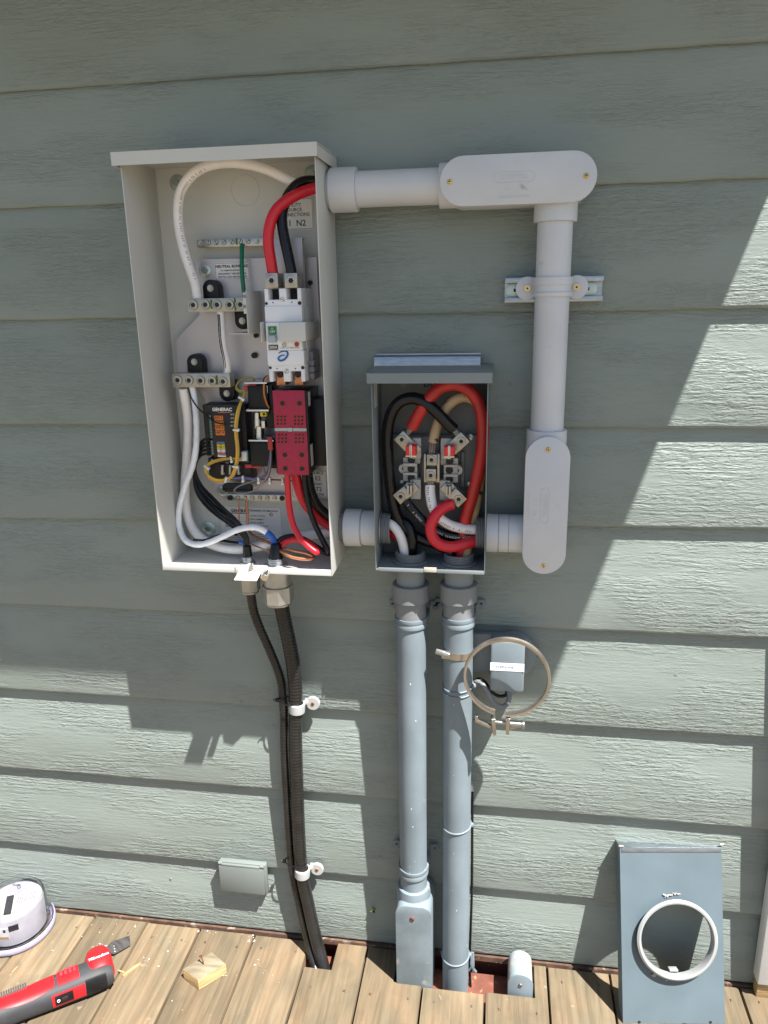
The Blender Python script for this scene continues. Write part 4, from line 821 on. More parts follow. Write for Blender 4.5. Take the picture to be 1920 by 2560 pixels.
# ------------------------------------------------------------------ struts and clamp
def strut(label, q, yf, c, washers, face=False):
    xa, xb, za, zb = RC(c, *q, yf); T = thing('strut_channel', label, 'strut channel', ((xa + xb) / 2, 0, za)); b = B(); t = .0024
    if face:
        b.prism([(yf, za), (yf, zb - .006), (yf + .0015, zb - .002), (yf + .005, zb), (-.001, zb), (-.001, zb - t), (yf + .006, zb - t), (yf + t, zb - .006), (yf + t, za)], xa, xb, RZ); b.box(xa, xb, yf + .0006, -.001, za - .0026, za - .0002, .0004); b.box(xa + .001, xb, yf + .012, yf + .014, zb + .0002, zb + .0035, .0004)
    else:
        b.box(xa, xb, -.003, -.0006, za, zb)
        for z0, z1, s_ in ((za, za + .0095, 1), (zb - .0095, zb, -1)):
            b.box(xa, xb, yf, yf + .0024, z0, z1, .0008); zz = (z0, z0 + t) if s_ > 0 else (z1 - t, z1); b.box(xa, xb, yf + .0025, -.0031, *zz); zz = (z1 - .002, z1) if s_ > 0 else (z0, z0 + .002); b.box(xa, xb, yf + .0025, yf + .007, *zz)
    part('rail', b, 'galv', T)
    for x, y in washers:
        p = P(c, x, y, -.004); p.z = (za + zb) / 2; b = B(); b.lathe([(.0165, 0), (.0165, .0015), (.015, .002), (.007, .0022), (.0068, .006), (.0001, .0065)], p, YN, 30); b.m(1).box(p.x - .0028, p.x + .0028, p.y - .0072, p.y - .0066, p.z - .0028, p.z + .0028); part('washer_bolt', b, ['washer', 'dark'], T)
    return T
ST = strut('short galvanised strut channel behind the vertical light grey conduit', (1052, 768, 1590, 906), -.0206, 'D', [(1108, 846), (1503, 838)])
strut('short galvanised strut rail lying on top of the small grey meter socket box', (107, 88, 908, 200), -.024, 'C', [], True)
zcl = P('D', 1315, 822, AX - R2).z
CL = thing('conduit_clamp', 'white plastic clamp holding the vertical light grey conduit to the strut', 'clamp', (xv, AX, zcl - .016))
b = B(); b.lathe([(R2 + .0002, -.016), (R2 + .004, -.016), (R2 + .0045, -.010), (R2 + .0022, -.008), (R2 + .0022, .002), (R2 + .0042, .004), (R2 + .0042, .016), (R2 + .0002, .016)], (xv, AX, zcl), (0, 0, 1), 44, False, True); part('band', b, 'pvc', CL)
for x, y in ((1175, 832), (1443, 825)):
    p = P('D', x, y, -.024); b = B(); b.lathe([(.0205, 0), (.0205, .003), (.019, .0036), (.008, .0036), (.0075, .005), (.0001, .005)], p, YN, 32); s_ = 1 if x < 1300 else -1; b.box(min(p.x, xv - s_ * R2), max(p.x, xv - s_ * R2), -.0268, -.0205, p.z - .014, p.z + .014, .001); o = part('ear', b, 'pvc', CL)
    b = B(); b.cyl(p + YN * .0048, p + YN * .0060, .0048, 24); b.m(1).box(p.x - .0017, p.x + .0017, p.y - .0066, p.y - .0059, p.z - .0017, p.z + .0017); part('clamp_screw', b, ['brass', 'dark'], o)
# ------------------------------------------------------------------ armoured cables below the tall box
def armoured(label, gl, L, r, nut_r, thr, nutz, nuth, sleeve):
    g = V(gl); T = thing('armoured_cable', label, 'cable', (g.x, g.y, PZ0 - .02), 'armoured cables into the deck')
    base = cr(L, 40); # even resample
    d = [0]
    for i in range(1, len(base)): d.append(d[-1] + (base[i] - base[i - 1]).length)
    n = int(d[-1] / .0016); out = []; j = 0
    for k in range(n + 1):
        t = d[-1] * k / n
        while j < len(d) - 2 and d[j + 1] < t: j += 1
        u = (t - d[j]) / max(1e-9, d[j + 1] - d[j]); out.append(base[j].lerp(base[j + 1], u))
    rr = [r * (1 + .055 * math.sin(2 * math.pi * i / 5) * max(0.12, 1 - i / len(out) * .95)) for i in range(len(out))]
    b = B(); b.tube(out, rr, 22); part('jacket', b, 'armour', T, smooth=80)
    b = B(); thread(b, (g.x, g.y, PZ0 + .002), (0, 0, 1), thr, .016, 5); b.cyl((g.x, g.y, PZ0 + .0022), (g.x, g.y, PZ0 + .0058), thr * 1.33, 8, bev=.0008); part('threaded_end', b, 'galv', T)
    b = B(); b.cyl((g.x, g.y, nutz - nuth), (g.x, g.y, nutz), nut_r, 8, bev=.0015, ph=.3); b.cyl((g.x, g.y, nutz), (g.x, g.y, PZ0 - .0003), nut_r * .86, 32, bev=.001); b.cyl((g.x, g.y, nutz - nuth - .005), (g.x, g.y, nutz - nuth), nut_r * .86, 32, bev=.001); part('gland_nut', b, 'nickel', T)
    b = B(); s0, s1 = V((g.x, g.y, PZ0 + .012)), sleeve[0]; b.cyl(s0, s1, sleeve[1], 20, r2=sleeve[2], bev=.0008); part('stripped_sleeve', b, 'blackwire', T); return T
g1 = PZ('B', 766, 1868, PZ0 + .004); g2 = PZ('B', 992, 1885, PZ0 + .004)
print('glands', g1, g2)
def down(g, L): return [g + V((0, 0, .0)), g + V((0, 0, -.03))] + L
armoured('thinner black armoured cable curving from the tall box to run beside the thick one', g1, down(g1, pts('F', [(525, 400, -.060), (575, 560, -.05), (650, 730, -.04), (722, 900, -.032), (768, 1040, -.026), (786, 1180, -.022), (796, 1400, -.020), (800, 1700, -.020)]) + pts('H', [(192, 240, -.020), (236, 480, -.024), (282, 680, -.040), (314, 800, -.060), (331, 860, -.075), (343, 920, -.085)])), .0092, .0212, .0125, .996, .036, (P('B', 757, 1735, g1.y + .0), .0095, .0085))
armoured('thicker black armoured cable dropping from the tall box into the square deck hole', g2, down(g2, pts('F', [(785, 460, -.056), (832, 680, -.045), (870, 880, -.036), (890, 1060, -.030), (897, 1200, -.028), (897, 1400, -.026), (898, 1700, -.026)]) + pts('H', [(243, 240, -.027), (285, 480, -.030), (330, 680, -.045), (362, 800, -.062), (378, 870, -.075), (392, 930, -.085)])), .0150, .0318, .0178, .977, .036, (P('B', 990, 1725, g2.y), .0150, .0105))
def clip(label, c, bandq, disc, r, dr_):
    p0 = P(c, *bandq, -.036); T = thing('cable_clip', label, 'cable clip', (p0.x, -.03, p0.z), 'white nail clips on the thick cable'); b = B()
    b.lathe([(r, -.011), (r + .0035, -.011), (r + .004, -.004), (r + .004, .009), (r + .002, .011), (r, .011)], (p0.x, -.0275, p0.z), (.06, 0, 1), 36, False, True)
    d = P(c, *disc, -.012); b.lathe([(dr_, -.004), (dr_, .002), (dr_ * .93, .003), (.0001, .003)], d, YN, 32); X = Matrix(); b.box(p0.x + r, d.x - dr_ * .6, -.02, -.004, min(p0.z, d.z) + .002, max(p0.z, d.z) + .008, .001); part('body', b, 'clear', T)
    b = B(); b.lathe([(.0045, 0), (.0042, .0012), (.0001, .0016)], d + YN * .003, YN, 14); b.m(1).cyl(d + YN * .0046, d + YN * .005, .0017, 8); part('nail', b, ['copper', 'dark'], T)
clip('white nail clip on the thick armoured cable, upper of the two', 'F', (897, 1288, ), (1045, 1238), .0145, .0158)
clip('white nail clip on the thick armoured cable, lower of the two near the deck', 'H', (248, 318), (333, 290), .0145, .0158)
def ziptie(label, c, p0, p1, tail):
    a, e = P(c, *p0, -.024), P(c, *p1, -.028); m_ = (a + e) / 2; w = (e - a).length / 2; u = (e - a).normalized(); v = V((0, 1, 0)); L = [m_ + u * math.cos(t) * (w) + v * math.sin(t) * .0175 for t in [2 * math.pi * i / 32 for i in range(32)]]
    b = B(); b.tube(L, .0016, 6, True); b.box(a.x - .004, a.x + .003, -.034, -.026, a.z - .002, a.z + .004, .0006); b.tube(cr([a + V((-.001, -.008, .002)), a + V((-.006, -.012, .004)), a + V((-.004, -.015, .009))], 4), .0013, 6); solo('zip_tie', b, 'blackwire', label, 'zip tie', 'black zip ties round the armoured cables')
ziptie('black zip tie binding the two armoured cables above the upper white clip', 'F', (742, 1200), (935, 1235), 0)
ziptie('black zip tie binding the two armoured cables above the lower white clip', 'H', (160, 238), (275, 255), 0)

# ------------------------------------------------------------------ cables inside the tall box
BX = PX1 + .02
def A_(L): return pts('A', L)
def B_(L): return pts('B', L)
cable('power_cable', A_([(1480, 430, -.048), (1340, 395, -.050), (1215, 345, -.058), (1060, 270, -.070), (920, 232, -.080), (785, 224, -.086), (655, 250, -.086), (555, 320, -.080), (493, 425, -.074), (480, 560, -.066), (500, 720, -.064), (545, 880, -.063), (588, 1000, -.063), (604, 1085, -.064), (606, 1110, -.065)]), .0091, 'whitewire', 'thick white cable arching across the top of the tall box to the upper neutral bar', 16)
cable('power_cable', A_([(1470, 375, -.062), (1350, 395, -.068), (1260, 428, -.076), (1170, 480, -.085), (1105, 550, -.092), (1071, 650, -.096), (1066, 750, -.097), (1080, 850, -.096), (1094, 938, -.094), (1097, 950, -.093)]), .0098, 'redwire', 'thick red cable curving from the top right of the tall box down to the breaker', 16)
cable('power_cable', A_([(1480, 370, -.046), (1340, 345, -.054), (1265, 362, -.062), (1205, 420, -.070), (1164, 510, -.078), (1152, 600, -.084), (1166, 700, -.088), (1190, 810, -.092), (1216, 935, -.094), (1218, 950, -.093)]), .0096, 'blackwire', 'thick black cable running behind the red one down to the breaker', 16)
for nm, q, m_ in (('strand', (1088, 940, -.092), 0), ('strand', (1215, 938, -.092), 0), ('strand', (600, 1090, -.064), 0)): pass
def printing(o, path, r, f0, f1, side, m_='greyink', seed=1):
    L = cr(path, 30); b = B(); pr_ = random.Random(seed); camp = V((0, -CAM_D, CAM_Z)); i = int(f0 * len(L))
    while i < int(f1 * len(L)) - 4:
        t = (L[i + 1] - L[i]).normalized(); v = (camp - L[i]); v = (v - t * v.dot(t)).normalized(); w = t.cross(v).normalized(); nrm = (v * math.cos(side) + w * math.sin(side)).normalized(); w2 = t.cross(nrm); c = L[i] + nrm * r
        X_ = Matrix(((t.x, w2.x, nrm.x, c.x), (t.y, w2.y, nrm.y, c.y), (t.z, w2.z, nrm.z, c.z), (0, 0, 0, 1)))
        if pr_.random() < .72: b.box(-.0004, .0004, -.0018, .0018, -.0004, .0002, 0, X_); b.box(-.0011, .0011, *((.0012, .0018) if pr_.random() < .5 else (-.0018, -.0012)), -.0004, .0002, 0, X_)
        step = .0030; acc = 0
        while acc < step and i < len(L) - 2: acc += (L[i + 1] - L[i]).length; i += 1
    return part('printing', b, m_, o)
printing(bpy.data.objects['power_cable'], A_([(655, 250, -.086), (555, 320, -.080), (493, 425, -.074), (480, 560, -.066), (500, 720, -.064), (545, 880, -.063), (588, 1000, -.063)]), .0091, 0, 1, -.35)
cable('ground_wire', A_([(893, 755, -.034), (893, 800, -.040), (893, 870, -.046), (896, 960, -.050), (905, 1050, -.052), (912, 1120, -.050), (912, 1170, -.046)]), .0040, 'green', 'green ground wire from the upper ground bar down behind the side bracket', 12)
o = cable('bonding_wire', A_([(757, 1180, -.066), (760, 1260, -.068), (768, 1390, -.070)]) + B_([(592, 260, -.070), (600, 362, -.067), (602, 380, -.066)]), .0075, 'whitewire', 'straight white printed wire joining the upper and lower neutral bars', 14)
b = B(); L = cr(A_([(742, 1210, -.0755), (745, 1260, -.0765), (754, 1390, -.0785)]) + B_([(575, 260, -.0775), (582, 350, -.0745)]), 24)
for i in range(2, len(L) - 2, 2):
    for s_ in (-.0016, .0016): p = L[i]; b.box(p.x + s_ - .0007, p.x + s_ + .0007, p.y - .0004, p.y + .004, p.z - .0014 * random.uniform(.6, 1.2), p.z + .0016)
part('printing', b, 'ink', o)
cable('power_cable', B_([(252, 478, -.064), (262, 540, -.060), (285, 680, -.050), (292, 800, -.046), (288, 950, -.042), (275, 1120, -.038), (264, 1280, -.036), (268, 1420, -.036), (300, 1550, -.036), (365, 1650, -.040), (460, 1718, -.048), (570, 1755, -.056), (700, 1765, -.062), (840, 1745, -.064), (980, 1705, -.060), (1120, 1672, -.054), (1260, 1650, -.048), (1420, 1628, -.044), (1560, 1600, -.044)]), .0098, 'whitewire', 'thick white cable sweeping along the left side and floor of the tall box', 16)
L = B_([(322, 470, -.066), (334, 540, -.066), (352, 700, -.066), (356, 850, -.066), (348, 980, -.066), (320, 1110, -.066), (268, 1250, -.066), (228, 1390, -.064), (212, 1500, -.062), (222, 1600, -.064), (265, 1690, -.074), (350, 1728, -.082), (450, 1712, -.088), (570, 1660, -.090), (680, 1610, -.090), (780, 1590, -.090), (860, 1600, -.088), (920, 1635, -.086)])
b = B(); CL_ = cr(L, 9); b.tube(CL_, [.0062 * (1 + .035 * math.sin(i * 1.3) + .02 * math.sin(i * .7)) for i in range(len(CL_))], 14); wt = solo('taped_wire', b, 'whitetape', 'white taped wire with a blue taped end looping across the bottom of the tall box', 'cable')
b = B(); b.tube(cr(B_([(912, 1628, -.0863), (945, 1655, -.085), (972, 1695, -.084), (985, 1745, -.084)]), 6), .0067, 14); part('blue_tape', b, 'bluetape', wt)
cb = thing('control_cable', 'bundle of thin black wires from the controller down to the smaller gland', 'cable', (g1.x, g1.y, PZ0 + .01))
for k in range(5):
    d = (k - 2) * .0042; e = [0, .003, -.002, .002, 0][k]
    b = B(); y0 = 905 + k * 23
    L = B_([(478, y0, -.070), (425, y0 + (k - 3) * 6, -.062), (378, y0 + 30, -.054), (345, 1080 + k * 6, -.048), (335 + k * 5, 1180, -.046), (352 + k * 13, 1300 - k * 8, -.050 - .004 * (k % 2)), (418 + k * 15, 1405 - k * 15, -.058 - .004 * (k % 2)), (515 + k * 12, 1495 - k * 16, -.068 - .003 * (k % 3)), (615 + k * 10, 1565 - k * 13, -.078 - .003 * (k % 2)), (698 + k * 7, 1634 - k * 9, -.084), (738 + k * 6, 1690 - k * 4, g1.y), (744 + k * 6, 1750, g1.y)])
    b.tube(cr(L, 6), .0029, 10); part('wire', b, 'blackwire', cb)
# generator wires that rise from the larger gland
cable('generator_wire', B_([(1080, 1165, -.100), (1084, 1280, -.100), (1094, 1420, -.100), (1122, 1560, -.102), (1175, 1665, -.108), (1240, 1735, -.116), (1300, 1782, -.120), (1318, 1788, -.116), (1310, 1768, -.106), (1250, 1718, -.096), (1160, 1688, -.090), (1080, 1700, -.086), (1030, 1735, -.084), (1010, 1775, -.084)]), .0060, 'redwire', 'thin bright red wire looping from the red cover down to the larger gland', 14)
cable('generator_wire', B_([(1216, 1150, -.088), (1222, 1260, -.086), (1250, 1420, -.086), (1296, 1560, -.088), (1350, 1670, -.092), (1398, 1765, -.096), (1408, 1796, -.094), (1380, 1788, -.086), (1310, 1745, -.078), (1220, 1690, -.073), (1130, 1662, -.072), (1050, 1675, -.076), (1000, 1715, -.082), (985, 1770, -.084)]), .0056, 'blackwire', 'thin black wire looping from the contactor down to the larger gland', 14)
cable('power_cable', B_([(1142, 1150, -.080), (1158, 1230, -.078), (1180, 1310, -.074), (1222, 1400, -.068), (1290, 1480, -.060), (1370, 1550, -.052), (1460, 1600, -.046), (1560, 1625, -.044)]), .0096, 'redwire', 'thick red cable bending from the red cover into the tall box\'s lower right side', 16)
cable('power_cable', B_([(1240, 1110, -.072), (1247, 1200, -.070), (1266, 1300, -.066), (1312, 1405, -.060), (1385, 1480, -.054), (1470, 1530, -.048), (1560, 1570, -.046)]), .0098, 'blackwire', 'thick black cable bending from the contactor into the tall box\'s lower right side', 16)
cable('bare_ground_wire', B_([(757, 1370, -.038), (757, 1440, -.038), (762, 1540, -.042), (770, 1610, -.054), (800, 1650, -.062), (870, 1690, -.068), (940, 1715, -.074), (990, 1745, -.090), (1040, 1790, -.106), (1110, 1825, -.114), (1190, 1842, -.116), (1260, 1842, -.112), (1290, 1826, -.104), (1240, 1800, -.096), (1140, 1778, -.090), (1040, 1755, -.086), (992, 1760, -.084)]), .0030, 'copper', 'twisted bare copper wire from the lower ground bar looping over the larger gland', 8)
cable('bare_ground_wire', B_([(695, 1372, -.038), (695, 1450, -.034), (697, 1560, -.032), (715, 1640, -.040), (760, 1700, -.060), (820, 1735, -.074), (890, 1765, -.084), (960, 1800, -.088)]), .0014, 'copper', 'single fine bare copper strand hanging from the lower ground bar', 6)
def ties(o, L, c='B', r=.0050):
    for x, y, d, a in L:
        p = P(c, x, y, d); b = B(); X = Matrix.Translation(p) @ Matrix.Rotation(a, 4, 'Y'); b.box(-.0052, .0052, -.0045, .0045, -.0016, .0016, .0005, X); b.box(.003, .0075, -.006, .0005, -.0026, .0026, .0006, X); part('tie', b, 'whitep', o)
H1 = thing('wire_harness', 'yellow and orange wire harness tied with small white ties in front of the black controller', 'wire harness', P('B', 680, 1230, -.09))
for k, m_ in enumerate(('yellow', 'yellow', 'orange', 'olive')):
    e = (k - 1.5) * 6.5
    L = B_([(748 + e * .2, 515 + e, -.070), (715 + e * .6, 580, -.086), (688 + e, 660, -.0965), (672 + e, 760, -.098), (672 + e, 850, -.099), (682 + e, 950, -.099), (680 + e, 1040, -.096), (664 + e, 1120, -.088), (640 + e * .8, 1180 + e * .4, -.080), (590, 1212 + e, -.076), (520, 1218 + e, -.076), (458 - e * .4, 1190 + e * .8, -.076), (433 + e, 1140, -.076), (452 + e * .6, 1090 + e * .6, -.076), (510, 1060 + e * .8, -.078), (590, 1042 + e * .8, -.082), (650, 1040 + e * .7, -.086), (715, 1042 + e * .6, -.084)])
    b = B(); b.tube(cr(L, 6), .0015, 8); part('wire', b, m_, H1)
ties(H1, [(670, 812, -.0995, 0), (664, 1105, -.091, .1), (437, 1108, -.077, .6), (592, 1213, -.077, -1.2), (636, 1042, -.086, 1.4), (712, 560, -.087, .5)])
H2 = thing('wire_harness', 'purple and grey wire harness running along below the black coil and red cover', 'wire harness', P('B', 850, 1300, -.06))
for k, (m_, L) in enumerate((('purple', [(640, 1195, -.076), (730, 1190, -.076), (820, 1200, -.076), (900, 1172, -.078), (930, 1100, -.080), (945, 980, -.080)]), ('bluelab', [(640, 1202, -.074), (730, 1200, -.074), (830, 1208, -.074), (910, 1165, -.076), (938, 1050, -.078)]), ('purple', [(790, 1105, -.070), (800, 1060, -.072), (850, 1020, -.074), (920, 1020, -.074), (936, 1050, -.076)]), ('brown', [(640, 1200, -.072), (850, 1206, -.073), (1000, 1212, -.073), (1110, 1218, -.073), (1185, 1222, -.072)]), ('greyw', [(948, 950, -.082), (945, 1080, -.082), (920, 1180, -.080), (870, 1255, -.072), (790, 1308, -.066), (700, 1318, -.062), (655, 1300, -.060), (690, 1262, -.062), (790, 1225, -.066), (880, 1195, -.070), (905, 1170, -.072), (880, 1110, -.072), (830, 1090, -.072)]), ('brown', [(960, 900, -.082), (952, 1020, -.080), (944, 1120, -.080), (925, 1195, -.078), (900, 1230, -.076)]))):
    b = B(); b.tube(cr(B_(L), 6), .0017, 8); part('wire', b, m_, H2)
ties(H2, [(728, 1198, -.077, 1.5), (852, 1210, -.077, 1.5), (942, 1212, -.076, 1.5), (1045, 1218, -.075, 1.5)])
for q in ((780, 1100), (835, 1104)): p = P('B', *q, -.072); b = B(); b.box(p.x - .009, p.x + .009, p.y - .003, p.y + .003, p.z - .0035, p.z + .0035, .0012); part('red_connector', b, 'redconn', H2)
b = B(); p = P('B', 945, 920, -.084); b.box(p.x - .005, p.x + .005, p.y - .003, p.y + .004, p.z - .013, p.z + .013, .0015); part('red_connector', b, 'redconn', H2)
H3 = thing('wire_harness', 'small yellow wire loop with red spade connectors above the black coil', 'wire harness', P('B', 720, 480, -.05))
for L in ([(752, 500, -.070), (700, 508, -.066), (668, 480, -.062), (690, 430, -.058), (745, 398, -.056), (800, 398, -.056), (822, 420, -.05)], [(760, 488, -.070), (705, 500, -.068), (674, 470, -.064), (690, 425, -.060)]): b = B(); b.tube(cr(B_(L), 6), .0017, 8); part('wire', b, 'olive', H3)
for q in ((770, 478), (805, 466)): p = P('B', *q, -.072); b = B(); b.box(p.x - .008, p.x + .008, p.y - .004, p.y + .003, p.z - .0045, p.z + .0045, .0015); part('red_connector', b, 'redconn', H3)
b = B(); b.tube(cr(B_([(932, 385, -.080), (905, 410, -.080), (893, 470, -.080), (898, 540, -.080), (915, 600, -.080), (935, 640, -.078)]), 6), .0019, 8); h4 = solo('coil_wire', b, 'orange', 'orange wire bowing down from the breaker to the coil', 'wire')
b = B(); b.tube(cr(B_([(925, 382, -.078), (896, 405, -.078), (884, 470, -.078), (886, 540, -.078), (904, 620, -.078), (925, 665, -.076)]), 6), .0019, 8); solo('coil_wire', b, 'blackwire', 'black wire bowing beside the orange one from the breaker to the coil', 'wire')
cable('signal_wire', B_([(285, 470, -.070), (315, 560, -.072), (370, 640, -.080), (440, 700, -.090), (500, 750, -.095), (585, 770, -.096)]), .0015, 'blackwire', 'thin black signal wire crossing in front of the controller labels', 6)
b = B()
for k in range(4): b.tube(cr(B_([(570, 1262 + k * 9, -.05), (600, 1245 + k * 9, -.054), (690, 1250 + k * 9, -.056), (780, 1256 + k * 9, -.056), (788, 1270 + k * 8, -.05), (700, 1268 + k * 9, -.05), (585, 1275 + k * 8, -.048)]), 5), .0028, 8)
solo('coiled_wire', b, 'blackwire', 'coiled spare black wire lying above the lower ground bar', 'wire')
cable('signal_wire', B_([(330, 1688, -.062), (420, 1690, -.066), (520, 1655, -.070), (610, 1640, -.07), (680, 1650, -.074)]), .0022, 'blackwire', 'thin black wire trailing behind the white taped wire near the floor of the tall box', 6)
w5 = cable('signal_wire', B_([(540, 1690, -.060), (620, 1705, -.066), (690, 1712, -.074), (712, 1712, -.078)]), .0030, 'blackwire', 'thin black wire with a blue end behind the smaller gland', 8)
b = B(); b.tube(B_([(700, 1712, -.0775), (716, 1712, -.079), (735, 1714, -.081)]), .0042, 10); part('blue_tip', b, 'bluetape', w5)

# ------------------------------------------------------------------ cables inside the meter socket box
def C_(L): return pts('C', L)
def bare(o, L, r=.0065): b = B(); [b.tube(cr([p + V((dx, dy, 0)) for p in C_(L)], 3), .0017, 6) for dx, dy in ((-.004, -.003), (0, -.005), (.004, -.003), (-.002, .001), (.002, .001))]; part('bare_strands', b, 'alu', o)
MBX = gx2; o = cable('power_cable', C_([(690, 1640, -.05), (660, 1560, -.048), (590, 1515, -.046), (490, 1480, -.044), (395, 1435, -.042), (305, 1340, -.042), (250, 1200, -.046), (222, 1000, -.050), (208, 820, -.052), (208, 650, -.054), (238, 520, -.058), (300, 438, -.062), (390, 408, -.064), (480, 435, -.066), (570, 505, -.066), (650, 590, -.064), (708, 645, -.060)]), .0112, 'blackwire', 'thick black cable looping up the small box\'s left side to its top right lug', 16); bare(o, [(703, 640, -.057), (745, 690, -.055)])
o = cable('power_cable', C_([(760, 1660, -.052), (765, 1560, -.05), (775, 1420, -.046), (800, 1300, -.046), (845, 1150, -.048), (890, 980, -.05), (922, 780, -.052), (926, 600, -.054), (898, 460, -.056), (838, 365, -.058), (755, 312, -.060), (668, 308, -.062), (585, 345, -.064), (510, 425, -.064), (450, 520, -.062), (405, 600, -.058), (390, 630, -.056)]), .0115, 'redold', 'thick worn red cable arching across the small box top to its top left lug', 16); bare(o, [(392, 625, -.053), (352, 680, -.052)])
o = cable('power_cable', C_([(800, 1670, -.058), (805, 1560, -.052), (845, 1360, -.034), (885, 1150, -.032), (915, 950, -.030), (925, 720, -.030), (915, 560, -.032), (885, 450, -.036), (820, 405, -.040), (735, 412, -.044), (660, 470, -.046), (605, 560, -.048), (570, 650, -.050), (552, 740, -.050)]), .0096, 'beigewire', 'stained cream cable curving behind the red one to the centre neutral block', 16); bare(o, [(550, 740, -.05), (540, 830, -.05)])
o = cable('power_cable', C_([(528, 1065, -.052), (530, 1130, -.056), (548, 1225, -.060), (600, 1310, -.062), (680, 1365, -.060), (780, 1392, -.054), (880, 1400, -.05), (960, 1400, -.048)]), .0098, 'whitewire', 'clean white cable from the small box\'s centre neutral block to its right opening', 16); bare(o, [(535, 1030, -.05), (529, 1070, -.052)]); printing(o, C_([(530, 1080, -.053), (530, 1130, -.056), (548, 1225, -.060), (600, 1310, -.062), (680, 1365, -.060), (780, 1392, -.054), (860, 1400, -.05)]), .0098, 0, 1, .45, 'ink', 3)
o = cable('power_cable', C_([(345, 1180, -.056), (385, 1235, -.058), (450, 1310, -.060), (530, 1380, -.060), (620, 1430, -.056), (730, 1455, -.05), (860, 1450, -.046), (960, 1440, -.045)]), .0096, 'blackwire', 'black cable from the small box\'s lower left lug to its right opening', 16); printing(o, C_([(345, 1180, -.056), (385, 1235, -.058), (450, 1310, -.060), (530, 1380, -.060), (620, 1430, -.056), (730, 1455, -.05), (860, 1450, -.046)]), .0096, .1, 1, .2, 'whiteink', 5)
p = [P('C', x, y, d) for x, y, d in ((700, 1205, -.060), (640, 1228, -.066), (575, 1285, -.074), (535, 1370, -.078), (545, 1450, -.080), (600, 1510, -.080), (690, 1530, -.076), (790, 1510, -.066), (880, 1485, -.056), (960, 1470, -.048))]
o = cable('power_cable', p, .0108, 'redwire', 'bright red cable curling from the small box\'s lower right lug to its right opening', 16)
cable('power_cable', C_([(110, 1350, -.046), (205, 1352, -.050), (255, 1378, -.054), (300, 1440, -.056), (326, 1520, -.056), (338, 1600, -.054), (342, 1680, -.052)]), .0094, 'whitewire', 'white cable bending from the small box\'s left opening into its lower left conduit', 16)
cable('power_cable', C_([(110, 1420, -.034), (205, 1425, -.036), (265, 1440, -.038), (315, 1480, -.042), (350, 1550, -.044), (362, 1660, -.046)]), .0094, 'redwire', 'red cable half hidden behind the white one at the small box\'s left opening', 16)
cable('power_cable', C_([(110, 1380, -.030), (215, 1350, -.032), (310, 1335, -.040), (368, 1370, -.048), (396, 1450, -.052), (396, 1540, -.052), (388, 1600, -.050), (386, 1680, -.05)]), .0096, 'blackwire', 'black cable bending beside the white one into the small box\'s lower left conduit', 16)

# ------------------------------------------------------------------ small things on the wall and deck
OY = -.022; xa, xb, za, zb = RC('G', 1303, 175, 1562, 315, OY); zb = P('G', 1430, 150, OY).z
OC = thing('outlet_cover', 'small grey hinged weatherproof outlet cover low on the wall', 'outlet cover', ((xa + xb) / 2, 0, za))
b = B(); b.box(xa, xb, OY, OY + .006, za, zb - .008, .0015); b.box(xa + .008, xb - .008, OY + .0002, OY + .006, zb - .0078, zb - .002, .001); part('lid', b, 'outlet', OC)
b = B(); b.box(xa - .001, xb + .005, OY + .0065, -.001, za - .001, zb, .002); part('base', b, 'outlet', OC)
b = B()
for x in (xa + .004, xb - .003): b = B(); b.cyl((x - .005, OY + .004, zb - .002), (x + .005, OY + .004, zb - .002), .0042, 14, bev=.0006); part('hinge', b, 'outlet', OC)
# stub fitting by the deck hole
xa, xb = P('H', 1374, 930, -.088).x, P('H', 1512, 940, -.088).x; zt = P('H', 1440, 868, -.088).z; r = (xb - xa) / 2; xc_ = (xa + xb) / 2
ar = [(xa, -.13), (xb, -.13)] + [(xc_ + r * math.cos(t), zt - r + r * math.sin(t)) for t in [math.pi * i / 16 for i in range(17)]]
SBF = thing('conduit_stub', 'stubby round-topped conduit fitting with peeling paint poking out of the deck hole', 'conduit', (xc_, -.05, 0))
b = B(); b.prism([(xc_ + (x - xc_) * .96, z - .001) for x, z in ar], -.085, -.02, None, .001); b.sphere((xc_, -.022, zt - r - .001), r * .95, (1, .6, 1)); part('body', b, 'bluegrey', SBF)
b = B(); b.prism(ar, -.088, -.0852, None, .0008); o = part('cover', b, 'bluegrey', SBF); b = B(); slotscrew(b, V((xc_, -.088, zt - r)), .0045, .5); part('cover_screw', b, ['zinc', 'dark'], o)
M['peel'] = mat('peeling_paint', (.25, .295, .325), .55, 0, .1, 20, .15, 60, spots=(.40, .37, .31), spot_s=26, spot_t=.42)
SBF.children[0].data.materials[0] = M['peel']
# ---- meter cover leaning on the wall
BLp, BRp, TLp = V((.2945, -.132, .001)), V((.512, -.104, .001)), V((.283, -.0215, .361))
u = (BRp - BLp); wC = u.length; u.normalize(); w0 = TLp - BLp; hC = w0.length; vv = (w0 - u * w0.dot(u)).normalized(); nn = u.cross(vv)   # nn points to the wall
X = Matrix(((u.x, nn.x, vv.x, BLp.x), (u.y, nn.y, vv.y, BLp.y), (u.z, nn.z, vv.z, BLp.z), (0, 0, 0, 1)))
if nn.y < 0: X = Matrix(((u.x, -nn.x, vv.x, BLp.x), (u.y, -nn.y, vv.y, BLp.y), (u.z, -nn.z, vv.z, BLp.z), (0, 0, 0, 1)))
MC2 = thing('meter_cover', 'blue-grey metal meter cover with a large round hole leaning against the wall', 'meter cover', BLp)
Xi = X.inverted()
def on_cover(x, y):   # ray through a crop pixel onto the cover's face
    a, b_ = ray('I', x, y); o = Xi @ V((0, -CAM_D, CAM_Z)); d = (Xi.to_3x3() @ V((a, 1, -b_))); t = -o.y / d.y; q = o + d * t; return q.x, q.z
